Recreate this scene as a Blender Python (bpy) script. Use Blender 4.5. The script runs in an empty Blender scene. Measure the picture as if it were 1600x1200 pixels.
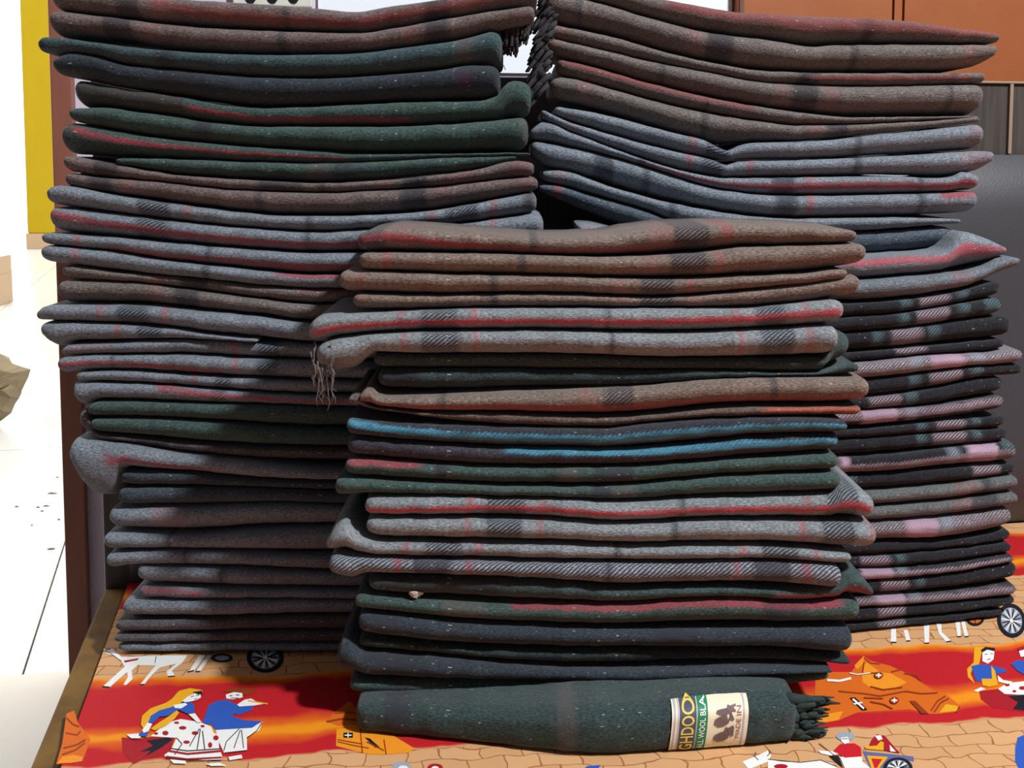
import bpy, bmesh, math, random
from mathutils import Vector, noise

# ------------------------------------------------------------------ camera, world, light
S = bpy.context.scene
C = S.collection
F, PX, PY, PITCH, CAMZ = 1800.0, 800.0, 395.0, math.radians(4.6), 0.613
cam_d = bpy.data.cameras.new('camera'); cam = bpy.data.objects.new('camera', cam_d); C.objects.link(cam)
cam_d.sensor_width = 36.0; cam_d.lens = 36.0 * F / 1600.0
cam_d.shift_y = -(600.0 - PY) / 1600.0
cam_d.clip_start = 0.02
cam.location = (0, 0, CAMZ); cam.rotation_euler = (math.pi / 2 - PITCH, 0, 0)
S.camera = cam

W = bpy.data.worlds.new('overcast_daylight'); S.world = W; W.use_nodes = True
W.node_tree.nodes['Background'].inputs[0].default_value = (1.0, 0.99, 0.96, 1)
W.node_tree.nodes['Background'].inputs[1].default_value = 3.0

ld = bpy.data.lights.new('room_lamp', 'AREA'); ld.shape = 'DISK'; ld.size = 0.26
ld.energy = 192; ld.color = (0.93, 0.98, 1.0)
lo = bpy.data.objects.new('room_lamp', ld); C.objects.link(lo)
lo.location = (1.87, -0.42, 3.0)
lo.rotation_euler = (Vector((0.0, 1.35, 0.35)) - lo.location).to_track_quat('-Z', 'Y').to_euler()

S.view_settings.view_transform = 'Standard'; S.view_settings.look = 'None'
S.view_settings.gamma = 1.0; S.view_settings.exposure = 0.0
S.view_settings.use_curve_mapping = False

# ------------------------------------------------------------------ geometry helpers
CP, SP = math.cos(PITCH), math.sin(PITCH)
CAM = Vector((0, 0, CAMZ))
def ray(x, y):
    u, v = (x - PX) / F, (PY - y) / F
    return Vector((u, CP + v * SP, -SP + v * CP))
def on_z(x, y, z=0.0):
    r = ray(x, y); return CAM + r * ((z - CAMZ) / r.z)
def on_plane(x, y, d0, s=0.0):            # vertical plane Y = d0 + s*X
    r = ray(x, y); return CAM + r * (d0 / (r.y - s * r.x))
YAW = math.radians(11.2)                  # the room and the bed stand turned by this much
CA, SA = math.cos(YAW), math.sin(YAW)
def bed(a, b, z): return Vector((a * CA - b * SA, a * SA + b * CA, z))
def to_ab(p): return (p.x * CA + p.y * SA, -p.x * SA + p.y * CA)
def on_b(x, y, b):                        # plane at bed depth b
    r = ray(x, y); return CAM + r * (b / (-r.x * SA + r.y * CA))

def lin(c):
    return tuple(((v / 255) / 12.92 if v / 255 <= 0.04045 else ((v / 255 + 0.055) / 1.055) ** 2.4) for v in c[:3])
def c4(c): return (c[0], c[1], c[2], 1.0)

def mk(name, verts, faces, mats, parent=None, smooth=False, fmat=None):
    me = bpy.data.meshes.new(name)
    base = Vector(parent['_b']) if parent is not None and '_b' in parent else Vector((0, 0, 0))
    me.from_pydata([tuple(Vector(v) - base) for v in verts], [], faces)
    for m in (mats if isinstance(mats, (list, tuple)) else [mats]): me.materials.append(m)
    if fmat: me.polygons.foreach_set('material_index', fmat)
    if smooth: me.polygons.foreach_set('use_smooth', [True] * len(me.polygons))
    me.update()
    o = bpy.data.objects.new(name, me); C.objects.link(o)
    if parent is not None:
        o.parent = parent
        if '_b' in parent: o['_b'] = tuple(parent['_b']); EMPT.append(o)
    return o
EMPT = []
def thing(name, label, cat, base, group=None):
    o = bpy.data.objects.new(name, None); C.objects.link(o); o.empty_display_size = 0.05
    o.location = base; o['_b'] = tuple(base); o['label'] = label; o['category'] = cat
    if group: o['group'] = group
    EMPT.append(o); return o
def tag(o, label, cat, group=None):
    o['label'] = label; o['category'] = cat
    if group: o['group'] = group
    return o
def struct(o, label=None):
    o['kind'] = 'structure'
    if label: o['label'] = label
    return o
def box_geo(a0, a1, b0, b1, z0, z1, bev=0.0):
    """box in bed axes; returns world verts, faces; optional chamfer"""
    bm = bmesh.new(); bmesh.ops.create_cube(bm, size=1)
    for v in bm.verts:
        v.co = Vector(((a0 + a1) / 2 + v.co.x * (a1 - a0), (b0 + b1) / 2 + v.co.y * (b1 - b0), (z0 + z1) / 2 + v.co.z * (z1 - z0)))
    if bev: bmesh.ops.bevel(bm, geom=bm.edges[:], offset=bev, segments=2, affect='EDGES', profile=0.6)
    bm.verts.index_update()
    vs = [bed(*v.co) for v in bm.verts]; fs = [[v.index for v in f.verts] for f in bm.faces]; bm.free()
    return vs, fs
def box(name, a0, a1, b0, b1, z0, z1, mat, parent=None, bev=0.0):
    v, f = box_geo(a0, a1, b0, b1, z0, z1, bev); return mk(name, v, f, mat, parent)
def curve_fn(pts):
    pts = sorted(pts); n = len(pts)
    xs = [p[0] for p in pts]; ys = [p[1] for p in pts]
    if n == 1: return lambda x: ys[0]
    d = [(ys[i + 1] - ys[i]) / max(1e-6, xs[i + 1] - xs[i]) for i in range(n - 1)]
    m = [d[0]] + [0 if d[i - 1] * d[i] <= 0 else 2 * d[i - 1] * d[i] / (d[i - 1] + d[i]) for i in range(1, n - 1)] + [d[-1]]
    def f(x):
        if x <= xs[0]: return ys[0]
        if x >= xs[-1]: return ys[-1]
        for i in range(n - 1):
            if x <= xs[i + 1]:
                h = xs[i + 1] - xs[i]; t = (x - xs[i]) / h
                return ((2 * t**3 - 3 * t * t + 1) * ys[i] + (t**3 - 2 * t * t + t) * h * m[i]
                        + (-2 * t**3 + 3 * t * t) * ys[i + 1] + (t**3 - t * t) * h * m[i + 1])
    return f

# ------------------------------------------------------------------ materials
class NT:
    def __init__(s, name):
        s.m = bpy.data.materials.new(name); s.m.use_nodes = True
        s.t = s.m.node_tree; s.t.nodes.clear()
        s.out = s.t.nodes.new('ShaderNodeOutputMaterial'); s.b = s.t.nodes.new('ShaderNodeBsdfPrincipled')
        s.t.links.new(s.b.outputs[0], s.out.inputs[0])
    def n(s, typ, **kw):
        nd = s.t.nodes.new('ShaderNode' + typ)
        for k, v in kw.items(): setattr(nd, k, v)
        return nd
    def l(s, a, b): s.t.links.new(a, b)
    def put(s, inp, v):
        if isinstance(v, bpy.types.NodeSocket): s.l(v, inp)
        else: inp.default_value = v
    def math(s, op, a, b=0.0, c=0.0, clamp=False):
        nd = s.n('Math', operation=op, use_clamp=clamp)
        s.put(nd.inputs[0], a); s.put(nd.inputs[1], b); s.put(nd.inputs[2], c); return nd.outputs[0]
    def mix(s, f, a, b, mode='MIX'):
        nd = s.n('Mix', data_type='RGBA', blend_type=mode)
        s.put(nd.inputs[0], f); s.put(nd.inputs[6], a); s.put(nd.inputs[7], b); return nd.outputs[2]
    def noise(s, vec, scale, detail=2.0, rough=0.5):
        nd = s.n('TexNoise'); s.l(vec, nd.inputs['Vector']); nd.inputs['Scale'].default_value = scale
        nd.inputs['Detail'].default_value = detail; nd.inputs['Roughness'].default_value = rough; return nd.outputs[0]
    def step(s, x, e0, e1):
        nd = s.n('MapRange', interpolation_type='SMOOTHSTEP'); s.put(nd.inputs[0], x)
        nd.inputs[1].default_value = e0; nd.inputs[2].default_value = e1; return nd.outputs[0]
    def obj(s): return s.n('TexCoord').outputs['Object']
    def bump(s, h, strength, dist):
        nd = s.n('Bump'); nd.inputs['Strength'].default_value = strength; nd.inputs['Distance'].default_value = dist
        s.l(h, nd.inputs['Height']); s.l(nd.outputs[0], s.b.inputs['Normal'])
    def setb(s, **kw):
        for k, v in kw.items(): s.put(s.b.inputs[k.replace('_', ' ')], v)

def plain(name, rgb, rough=0.6, var=0.12, scale=30, bump=0.0, spec=0.5, metal=0.0):
    t = NT(name); o = t.obj(); nz = t.noise(o, scale, 4)
    k = t.math('MULTIPLY_ADD', nz, 2 * var, 1 - var)
    cm = t.n('CombineColor'); 
    for i in range(3): t.l(k, cm.inputs[i])
    t.setb(Base_Color=t.mix(1.0, c4(rgb), cm.outputs[0], 'MULTIPLY'), Roughness=rough, Specular_IOR_Level=spec, Metallic=metal)
    if bump: t.bump(nz, bump, 0.002)
    return t.m
def flat(name, rgb, rough=0.75):
    return plain(name, rgb, rough, 0.05, 200, 0, 0.2)
def wood(name, c0, c1, scale=(3, 3, 40), rough=0.4):
    t = NT(name); o = t.obj(); mp = t.n('Mapping'); mp.inputs['Scale'].default_value = scale
    t.l(o, mp.inputs[0]); nz = t.noise(mp.outputs[0], 3.0, 5, 0.6)
    t.setb(Base_Color=t.mix(t.step(nz, 0.3, 0.7), c4(c0), c4(c1)), Roughness=rough); t.bump(nz, 0.08, 0.002)
    return t.m

PAL = {
 'grey':  (0.170, 0.190, 0.220), 'lgrey': (0.200, 0.215, 0.228), 'brown': (0.135, 0.101, 0.096), 'tan': (0.172, 0.128, 0.108),
 'green': (0.044, 0.073, 0.066), 'dgreen': (0.026, 0.040, 0.040), 'teal': (0.042, 0.070, 0.078), 'navy': (0.027, 0.034, 0.043),
 'black': (0.014, 0.014, 0.018), 'purp': (0.050, 0.048, 0.062), 'mgrey': (0.115, 0.118, 0.118), 'tw': (0.24, 0.25, 0.29), 'pk': (0.28, 0.23, 0.26),
 'char': (0.085, 0.075, 0.080), 'rbrown': (0.12, 0.07, 0.062), 'gbrown': (0.140, 0.118, 0.110), 'blue': (0.075, 0.092, 0.118),
}
BC = {'H': (0.022, 0.026, 0.038), 'D': (0.028, 0.028, 0.036), 'd': (0.035, 0.037, 0.046), 'R': (0.33, 0.060, 0.075), 'r': (0.26, 0.09, 0.09),
      'P': (0.37, 0.245, 0.32), 'p': (0.29, 0.225, 0.26), 'T': (0.10, 0.17, 0.19), 'n': (0.105, 0.080, 0.076), 'B': (0.24, 0.27, 0.33), 'g': (0.05, 0.04, 0.04)}
#            coverage, hatch, default width
BP = {'H': (0.92, 0.75, 50), 'D': (0.78, 0.12, 40), 'd': (0.85, 0.4, 10), 'R': (0.62, 0.5, 10), 'r': (0.30, 0.3, 22), 'n': (0.45, 0.2, 28), 'P': (0.95, 0.0, 48), 'p': (0.9, 0.8, 47),
      'T': (0.6, 0.7, 16), 'B': (0.7, 0.5, 18), 'g': (0.75, 0.0, 100)}
RED, BLUE, PINK = (0.31, 0.052, 0.070), (0.070, 0.265, 0.390), (0.30, 0.215, 0.255)

def wool(name, base, bands=(), stripe=None, twill=0.0, shade=1.0):
    """bands: (code, x0, x1) or (code, xc); stripe: (colour, width, hatch, ...) measured on the 'stripe' uv"""
    t = NT(name)
    uv = t.n('UVMap', uv_map='along').outputs[0]; met = t.n('UVMap', uv_map='metres').outputs[0]
    su = t.n('SeparateXYZ'); t.l(uv, su.inputs[0]); sm = t.n('SeparateXYZ'); t.l(met, sm.inputs[0])
    mp = t.n('Mapping'); mp.inputs['Scale'].default_value = (0.38, 1, 1); t.l(met, mp.inputs[0]); fib = mp.outputs[0]
    fine = t.noise(fib, 620, 4, 0.65); mid = t.noise(fib, 120, 4, 0.65); big = t.noise(met, 14, 2)
    ph = t.math('ADD', t.math('MULTIPLY', sm.outputs[0], -0.72), t.math('MULTIPLY', sm.outputs[1], -0.80))
    ph = t.math('ADD', ph, t.math('MULTIPLY', mid, 0.0016))
    tw = t.math('MULTIPLY_ADD', t.math('SINE', t.math('MULTIPLY', ph, 2 * math.pi / 0.0040)), 0.5, 0.5)
    base = tuple(v * shade for v in base)
    lo_, hi_ = tuple(v * 0.55 for v in base), tuple(min(1, v * 1.40) for v in base)
    col = t.mix(t.step(fine, 0.36, 0.64), c4(lo_), c4(hi_))
    col = t.mix(t.math('MULTIPLY', t.step(mid, 0.48, 0.66), 0.42), col, c4(tuple(v * 0.50 for v in base)))
    if twill: col = t.mix(t.math('MULTIPLY', t.step(tw, 0.40, 0.62), twill), col, c4((0.020, 0.021, 0.028)))
    cov = None
    if bands:
        ux = t.math('ADD', su.outputs[0], t.math('MULTIPLY_ADD', mid, 0.006, -0.003))
        rc = t.n('ValToRGB'); rh = t.n('ValToRGB'); rc.color_ramp.interpolation = 'LINEAR'
        stops = []
        for b in sorted(bands, key=lambda q: q[1]):
            code = b[0]; cv, ht, wd = BP[code]
            x0, x1 = (b[1], b[2]) if len(b) > 2 else (b[1] - wd / 2, b[1] + wd / 2)
            stops.append((x0, x1, BC[code], cv, ht))
        for rr in (rc, rh):
            e = rr.color_ramp.elements
            e[0].position = 0.0; e[1].position = 1.0
            e[0].color = (0, 0, 0, 0); e[1].color = (0, 0, 0, 0)
        for x0, x1, cc, cv, ht in stops[:7]:
            for p, on in ((x0 - 2.0, 0), (x0 + 2.0, 1), (x1 - 2.0, 1), (x1 + 2.0, 0)):
                q = min(0.9995, max(0.0005, p / 1600))
                el = rc.color_ramp.elements.new(q); el.color = (cc[0], cc[1], cc[2], cv * on)
                el = rh.color_ramp.elements.new(q); el.color = (ht, ht, ht, 1)
        t.l(ux, rc.inputs[0]); t.l(ux, rh.inputs[0])
        hm = t.math('MULTIPLY', rh.outputs[0], t.step(tw, 0.42, 0.60))
        cov = t.math('MULTIPLY', rc.outputs[1], t.math('SUBTRACT', 1.0, hm))
        col = t.mix(cov, col, rc.outputs[0])
    if stripe:
        sv = t.n('UVMap', uv_map='stripe').outputs[0]; ss = t.n('SeparateXYZ'); t.l(sv, ss.inputs[0])
        dist = t.math('ABSOLUTE', ss.outputs[1])
        dist = t.math('ADD', dist, t.math('MULTIPLY_ADD', mid, 0.16, -0.08))
        dist = t.math('ADD', dist, t.math('MULTIPLY_ADD', tw, 0.05, -0.025))
        msk = t.math('SUBTRACT', 1.0, t.step(dist, stripe[1] / 2 - 0.07, stripe[1] / 2 + 0.07))
        msk = t.math('MULTIPLY', msk, ss.outputs[0])
        if stripe[2]: msk = t.math('MULTIPLY', msk, t.math('SUBTRACT', 1.0, t.math('MULTIPLY', t.step(tw, 0.5, 0.75), stripe[2])))
        msk = t.math('MULTIPLY', msk, t.math('MULTIPLY_ADD', t.step(mid, 0.45, 0.68), -0.35, 0.90))
        if cov is not None: msk = t.math('MULTIPLY', msk, t.math('SUBTRACT', 1.0, t.math('MULTIPLY', cov, 0.45)))
        sc = t.mix(t.step(fine, 0.35, 0.65), c4(tuple(v * 0.75 for v in stripe[0])), c4(stripe[0]))
        col = t.mix(msk, col, sc)
    fl = t.step(t.noise(fib, 330, 1, 0.4), 0.715, 0.77)
    col = t.mix(t.math('MULTIPLY', fl, 0.55), col, (0.45, 0.46, 0.46, 1))
    k = t.math('MULTIPLY_ADD', big, 0.5, 0.75); cm = t.n('CombineColor')
    for i in range(3): t.l(k, cm.inputs[i])
    col = t.mix(1.0, col, cm.outputs[0], 'MULTIPLY')
    t.setb(Base_Color=col, Roughness=0.95, Specular_IOR_Level=0.1, Sheen_Weight=0.12, Sheen_Roughness=0.5)
    h = t.math('ADD', t.math('MULTIPLY', fine, 0.8), t.math('ADD', t.math('MULTIPLY', mid, 1.3), t.math('MULTIPLY', tw, 0.25)))
    t.bump(h, 0.7, 0.0020)
    return t.m

# ------------------------------------------------------------------ the room
FZ = -0.40                                   # floor height below the bed top
WB = 2.18                                    # back wall, bed depth
M_plain = plain('grey_mauve_paint', (0.20, 0.18, 0.19), 0.8, 0.08, 5)
M_lav = plain('lavender_paint', lin((206, 192, 208)), 0.8, 0.10, 5, 0.1, 0.2)
M_white = plain('white_paint', (0.80, 0.80, 0.79), 0.7, 0.03, 4)
M_brown = wood('brown_frame_wood', lin((124, 72, 56)), lin((138, 84, 66)), (6, 6, 1.2), 0.5)
M_tile = plain('white_floor_tile', (0.50, 0.50, 0.475), 0.22, 0.06, 6)
M_grout = plain('grout', (0.12, 0.11, 0.10), 0.9)
M_yellow = plain('yellow_paint', (0.29, 0.20, 0.008), 0.8, 0.05, 4, 0, 0.05)
M_peach = plain('peach_skirting_tile', (0.30, 0.20, 0.11), 0.6, 0.08, 8)
M_card = plain('kraft_paper', (0.17, 0.13, 0.07), 0.8, 0.25, 9, 0.4)
M_orange = wood('orange_laminate', lin((150, 82, 44)), lin((158, 90, 50)), (2, 2, 2), 0.35)

pj0 = on_b(100, 700, WB); aj0 = to_ab(pj0)[0]            # outer side of the door jamb
pj1 = on_b(131, 700, WB - 0.02); aj1 = to_ab(pj1)[0]
A_L, A_R, B_F, ZC = -2.6, 2.3, -1.9, 3.3
room_floor = struct(box('floor', A_L, A_R, B_F, WB + 0.165, FZ - 0.06, FZ + 0.0012, plain('beige_floor', (0.52, 0.49, 0.42), 0.35, 0.06, 5)), 'beige polished floor inside the room')
struct(box('ceiling', A_L, A_R, B_F, WB + 0.16, ZC, ZC + 0.08, plain('ceiling_paint', (0.42, 0.41, 0.40), 0.8, 0.04, 4)))
struct(box('wall_back', aj1 - 0.01, A_R, WB, WB + 0.16, FZ, ZC, M_lav), 'lavender wall behind the bed and the blanket stacks')
struct(box('wall_back_lintel', aj0 - 0.95, aj1 - 0.01, WB, WB + 0.16, 1.68, ZC, M_lav))
struct(box('wall_back_left', A_L, aj0 - 0.95, WB, WB + 0.16, FZ, ZC, M_lav))
struct(box('wall_left', A_L - 0.1, A_L, B_F, WB + 0.16, FZ, ZC, M_plain))
struct(box('wall_right', A_R, A_R + 0.1, B_F, WB + 0.16, FZ, ZC, M_plain))
struct(box('wall_front', A_L, A_R, B_F - 0.1, B_F, FZ, ZC, M_plain))
tr = struct(box('trim_1', aj0, aj1, WB - 0.022, WB + 0.165, FZ, 1.70, M_brown, None, 0.003), 'brown wooden door jamb beside the left stack')
struct(box('trim_2', aj0 - 0.97, aj0 - 0.93, WB - 0.022, WB + 0.165, FZ, 1.70, M_brown, None, 0.003))

# bright floor beyond the doorway: slabs with dark joints
yard = struct(box('floor_beyond_door', -9, 4.5, WB - 0.3, 24, FZ - 0.06, FZ - 0.012, M_grout), 'overexposed pale tiled floor beyond the doorway')
pa, pb = on_z(12, 1128, FZ), on_z(100, 852, FZ)
dv = (pb - pa); dv.z = 0; dv.normalize(); nv = Vector((dv.y, -dv.x, 0))
st = on_z(60, 1073, FZ); s0 = (st - pa).dot(dv)
def slab(t0, t1, s0_, s1_):
    g = 0.0022; vs = []
    for z in (FZ - 0.014, FZ):
        for tt, ss in ((t0 + g, s0_ + g), (t1 - g, s0_ + g), (t1 - g, s1_ - g), (t0 + g, s1_ - g)):
            p = pa + nv * tt + dv * ss; vs.append((p.x, p.y, z))
    mk('tile', vs, [(3, 2, 1, 0), (4, 5, 6, 7), (0, 1, 5, 4), (1, 2, 6, 5), (2, 3, 7, 6), (3, 0, 4, 7)], M_tile, yard)
for i in range(-5, 3):
    for j in range(0, 14):
        slab(i * 0.9, (i + 1) * 0.9, s0 - 0.02 + j * 2.0 - (0.28 if j == 0 else 0), s0 - 0.02 + (j + 1) * 2.0)

# yellow pillar far beyond the door, with peach skirting tile
pb0 = on_z(60, 389, FZ); dP = pb0.y
x0 = on_plane(43, 380, dP).x; x1 = on_plane(95, 380, dP).x; zt = on_plane(60, 365, dP).z
pil = thing('pillar', 'bright yellow pillar with peach tiled foot beyond the doorway', 'pillar', Vector(((x0 + x1) / 2, dP, FZ)))
def wbox(name, xa, xb, ya, yb, za, zb, mat, parent=None, bev=0.0):
    bm = bmesh.new(); bmesh.ops.create_cube(bm, size=1)
    for v in bm.verts: v.co = Vector(((xa + xb) / 2 + v.co.x * (xb - xa), (ya + yb) / 2 + v.co.y * (yb - ya), (za + zb) / 2 + v.co.z * (zb - za)))
    if bev: bmesh.ops.bevel(bm, geom=bm.edges[:], offset=bev, segments=2, affect='EDGES')
    bm.verts.index_update(); vs = [v.co.copy() for v in bm.verts]; fs = [[v.index for v in f.verts] for f in bm.faces]; bm.free()
    return mk(name, vs, fs, mat, parent)
wbox('shaft', x0, x1, dP + 0.01, dP + 0.35, zt, 3.2, M_yellow, pil, 0.01)
wbox('skirting_tile', x0 - 0.012, x1 + 0.02, dP - 0.006, dP + 0.36, FZ, zt, M_peach, pil, 0.004)

# crumpled paper sack and torn carton lying on the bright floor
rnd = random.Random(4)
def crumple(name, outline, d, thick, mat, label, cat):
    """outline (pixels) at distance d: a crumpled closed bag with front and back skins"""
    n = len(outline); cx = sum(p[0] for p in outline) / n; cy = sum(p[1] for p in outline) / n
    vs, fs = [], []
    rings = [1.0, 0.8, 0.55, 0.28]
    for side in (0, 1):
        for k, r in enumerate(rings):
            for (px, py) in outline:
                p = on_plane(cx + (px - cx) * r, cy + (py - cy) * r, d)
                bul = thick * (1 - r * r) ** 0.7
                p.y += (-bul if side == 0 else bul) + (rnd.uniform(-1, 1) * thick * 0.28 if r < 1 else 0)
                vs.append(p)
        vs.append(on_plane(cx, cy, d) + Vector((0, (-thick if side == 0 else thick), 0)))
    per = len(rings) * n + 1
    for side in (0, 1):
        o = side * per
        for k in range(len(rings) - 1):
            for i in range(n):
                q = [o + k * n + i, o + k * n + (i + 1) % n, o + (k + 1) * n + (i + 1) % n, o + (k + 1) * n + i]
                fs.append(q if side else q[::-1])
        for i in range(n):
            q = [o + (len(rings) - 1) * n + i, o + (len(rings) - 1) * n + (i + 1) % n, o + per - 1]
            fs.append(q if side else q[::-1])
    me = mk(name, vs, fs, mat)
    bm = bmesh.new(); bm.from_mesh(me.data); bmesh.ops.remove_doubles(bm, verts=bm.verts, dist=1e-4); bm.normal_update(); bm.to_mesh(me.data); bm.free()
    return tag(me, label, cat)
dS = on_z(10, 664, FZ).y
crumple('paper_sack', [(-70, 560), (-40, 548), (-10, 552), (2, 553), (20, 568), (34, 573), (48, 577), (44, 590), (38, 602), (31, 617), (30, 622), (20, 636), (18, 645), (5, 655), (-8, 664), (-50, 664), (-75, 640)],
        dS, 0.09, M_card, 'crumpled brown paper sack lying on the bright floor beyond the doorway', 'sack')
dK = on_z(5, 480, FZ).y
ck = thing('carton', 'pale cardboard carton at the left edge of the bright floor', 'carton', Vector((on_plane(-30, 470, dK).x, dK, FZ)))
xa, xb = on_plane(-70, 470, dK).x, on_plane(-9, 470, dK).x; zk = on_plane(0, 426, dK).z
wbox('body', xa, xb, dK, dK + 0.3, FZ, zk, M_peach, ck, 0.004); wbox('flap', xb - 0.012, xb + 0.004, dK + 0.02, dK + 0.28, zk - 0.02, zk + 0.10, M_peach, ck, 0.002)

# far white wall of the yard
struct(box('wall_yard', -9, 4.5, 23.5, 23.8, FZ, 4.0, plain('whitewash', (0.85, 0.85, 0.83), 0.8, 0.03, 1)), 'overexposed white wall far beyond the doorway')

# small dark chips of dirt on the tiles by the door
M_dirt = plain('dirt', (0.10, 0.09, 0.08), 0.9)
for i, (x, y, w, h) in enumerate([(80, 771, 22, 5), (60, 793, 10, 2.5), (72, 791, 16, 2.5), (66, 799, 8, 2), (92, 812, 8, 2.5), (80, 858, 16, 4), (90, 746, 5, 2.5), (26, 792, 10, 2), (50, 821, 4, 1.5)]):
    p = on_z(x, y, FZ); sc = p.y / F; vs = []
    for k in range(7):
        an = k / 7 * 2 * math.pi; rr = rnd.uniform(0.55, 1.0)
        vs.append((p.x + math.cos(an) * w * sc * 0.5 * rr, p.y + math.sin(an) * h * sc * 1.3 * rr, FZ + 0.0006))
    vs.append((p.x, p.y, FZ + 0.004))
    tag(mk('dirt_fleck', vs, [(k, (k + 1) % 7, 7) for k in range(7)], M_dirt), 'small dark dirt fleck on the pale floor tiles by the door jamb', 'dirt', 'dirt flecks on the tiles')

# ------------------------------------------------------------------ bed
HB = 1.713                                    # headboard front, bed depth
sl0, sl1 = on_z(84, 1200), on_z(212, 900)
aL = (to_ab(sl0)[0] + to_ab(sl1)[0]) / 2
rl = to_ab(on_z(57, 1200, -0.012))[0]
bedo = thing('bed', 'bed with dark wood headboard, grey padded panel and wooden side rail', 'bed', bed(0.3, 1.0, FZ))
M_rail = wood('rail_wood', lin((88, 62, 30)), lin((124, 92, 44)), (3, 3, 30), 0.75); M_rail.node_tree.nodes['Principled BSDF'].inputs['Specular IOR Level'].default_value = 0.15
M_hb = wood('dark_laminate', lin((52, 46, 44)), lin((70, 63, 58)), (40, 3, 2), 0.45)
M_pad = plain('charcoal_leatherette', lin((62, 60, 64)), 0.38, 0.10, 300, 0.15)
M_cream = plain('cream_strip', lin((138, 118, 98)), 0.5)
AR = 1.35
box('side_rail', aL - 0.034, aL - 0.002, -0.55, HB, FZ + 0.10, -0.008, M_rail, bedo, 0.004)
box('side_rail', AR + 0.002, AR + 0.034, -0.55, HB, FZ + 0.10, -0.008, M_rail, bedo, 0.004)
box('foot_rail', aL - 0.034, AR + 0.034, -0.59, -0.552, FZ + 0.10, -0.008, M_rail, bedo, 0.004)
for (a, b) in ((aL, -0.50), (AR - 0.03, -0.50), (aL, HB - 0.12), (AR - 0.03, HB - 0.12)):
    box('leg', a - 0.02, a + 0.05, b, b + 0.07, FZ, FZ + 0.10, M_rail, bedo, 0.003)
box('mattress', aL + 0.002, AR - 0.002, -0.54, HB - 0.005, FZ + 0.11, -0.012, plain('mattress_cloth', (0.55, 0.5, 0.45), 0.9), bedo, 0.01)
zt = 0.738; zs = on_b(1590, 240, HB).z
hbo = box('headboard', aL - 0.034, AR + 0.034, HB + 0.004, HB + 0.11, FZ, zt, M_hb, bedo, 0.003)
box('top_strip', to_ab(on_b(1130, 130, HB))[0], AR + 0.036, HB - 0.002, HB + 0.112, zt, zt + 0.004, M_cream, bedo, 0.002)
for px in (1579, 1120, 700, 300):
    a = to_ab(on_b(px, 190, HB))[0]; box('inlay_strip', a - 0.003, a + 0.003, HB - 0.001, HB + 0.01, zs, zt, M_cream, bedo)
# padded panel: three cushions with bulged fronts
ca = [aL, aL + (AR - aL) / 3, aL + 2 * (AR - aL) / 3, AR]
for i in range(3):
    n = 14; vs, fs = [], []
    for j in range(n + 1):
        for k in range(n + 1):
            u, v = j / n, k / n
            bul = 0.045 * (max(0, 1 - (2 * u - 1) ** 4) * max(0, 1 - (2 * v - 1) ** 4)) ** 0.5
            vs.append(bed(ca[i] + 0.002 + u * (ca[i + 1] - ca[i] - 0.004), HB - 0.004 - bul, 0.002 + v * (zs - 0.004)))
    for j in range(n):
        for k in range(n):
            q = j * (n + 1) + k; fs.append((q, q + n + 1, q + n + 2, q + 1))
    mk('padded_panel', vs, fs, M_pad, bedo, True)

# printed sheet
SY = math.radians(5.8)
t = NT('printed_cotton'); o = t.obj(); rot = t.n('VectorRotate', rotation_type='Z_AXIS'); t.l(o, rot.inputs[0]); rot.inputs['Angle'].default_value = -SY
sx = t.n('SeparateXYZ'); t.l(rot.outputs[0], sx.inputs[0])
wob = t.noise(rot.outputs[0], 9, 3)
bb = t.math('ADD', sx.outputs[1], t.math('MULTIPLY_ADD', wob, 0.07, -0.035))
per = t.math('FRACT', t.math('DIVIDE', t.math('ADD', bb, -1.165 + 0.41 * 4), 0.41))
cr = t.n('ValToRGB'); e = cr.color_ramp.elements
SANDC, REDC, ORA, YEL = lin((206, 158, 112)), lin((182, 26, 34)), lin((212, 92, 20)), lin((226, 138, 22))
cols = [(0.0, REDC), (0.06, REDC), (0.095, ORA), (0.115, YEL), (0.14, YEL), (0.165, ORA), (0.215, REDC), (0.41, REDC), (0.445, ORA), (0.466, YEL), (0.478, SANDC), (0.985, SANDC), (1.0, REDC)]
e[0].position, e[0].color = cols[0][0], c4(cols[0][1]); e[1].position, e[1].color = cols[-1][0], c4(cols[-1][1])
for p, cc in cols[1:-1]:
    q = e.new(p); q.color = c4(cc)
t.l(per, cr.inputs[0])
br = t.n('TexBrick'); mp = t.n('Mapping'); mp.inputs['Scale'].default_value = (1, 1, 1)
dn = t.n('TexNoise'); dn.inputs['Scale'].default_value = 22; t.l(rot.outputs[0], dn.inputs['Vector'])
vm = t.n('VectorMath', operation='MULTIPLY_ADD'); t.l(dn.outputs['Color'], vm.inputs[0]); vm.inputs[1].default_value = (0.030, 0.030, 0); t.l(rot.outputs[0], vm.inputs[2])
t.l(vm.outputs[0], br.inputs['Vector'])
br.inputs['Color1'].default_value = c4(SANDC); br.inputs['Color2'].default_value = c4(lin((198, 148, 102))); br.inputs['Mortar'].default_value = c4(lin((156, 98, 62)))
br.inputs['Scale'].default_value = 1.0; br.inputs['Mortar Size'].default_value = 0.0010; br.inputs['Mortar Smooth'].default_value = 0.3
br.inputs['Brick Width'].default_value = 0.040; br.inputs['Row Height'].default_value = 0.024
issand = t.math('MULTIPLY', t.step(per, 0.468, 0.484), t.math('SUBTRACT', 1.0, t.step(per, 0.98, 0.99)))
col = t.mix(issand, cr.outputs[0], br.outputs[0])
weave = t.noise(o, 1200, 2); soft = t.noise(o, 12, 3)
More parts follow.
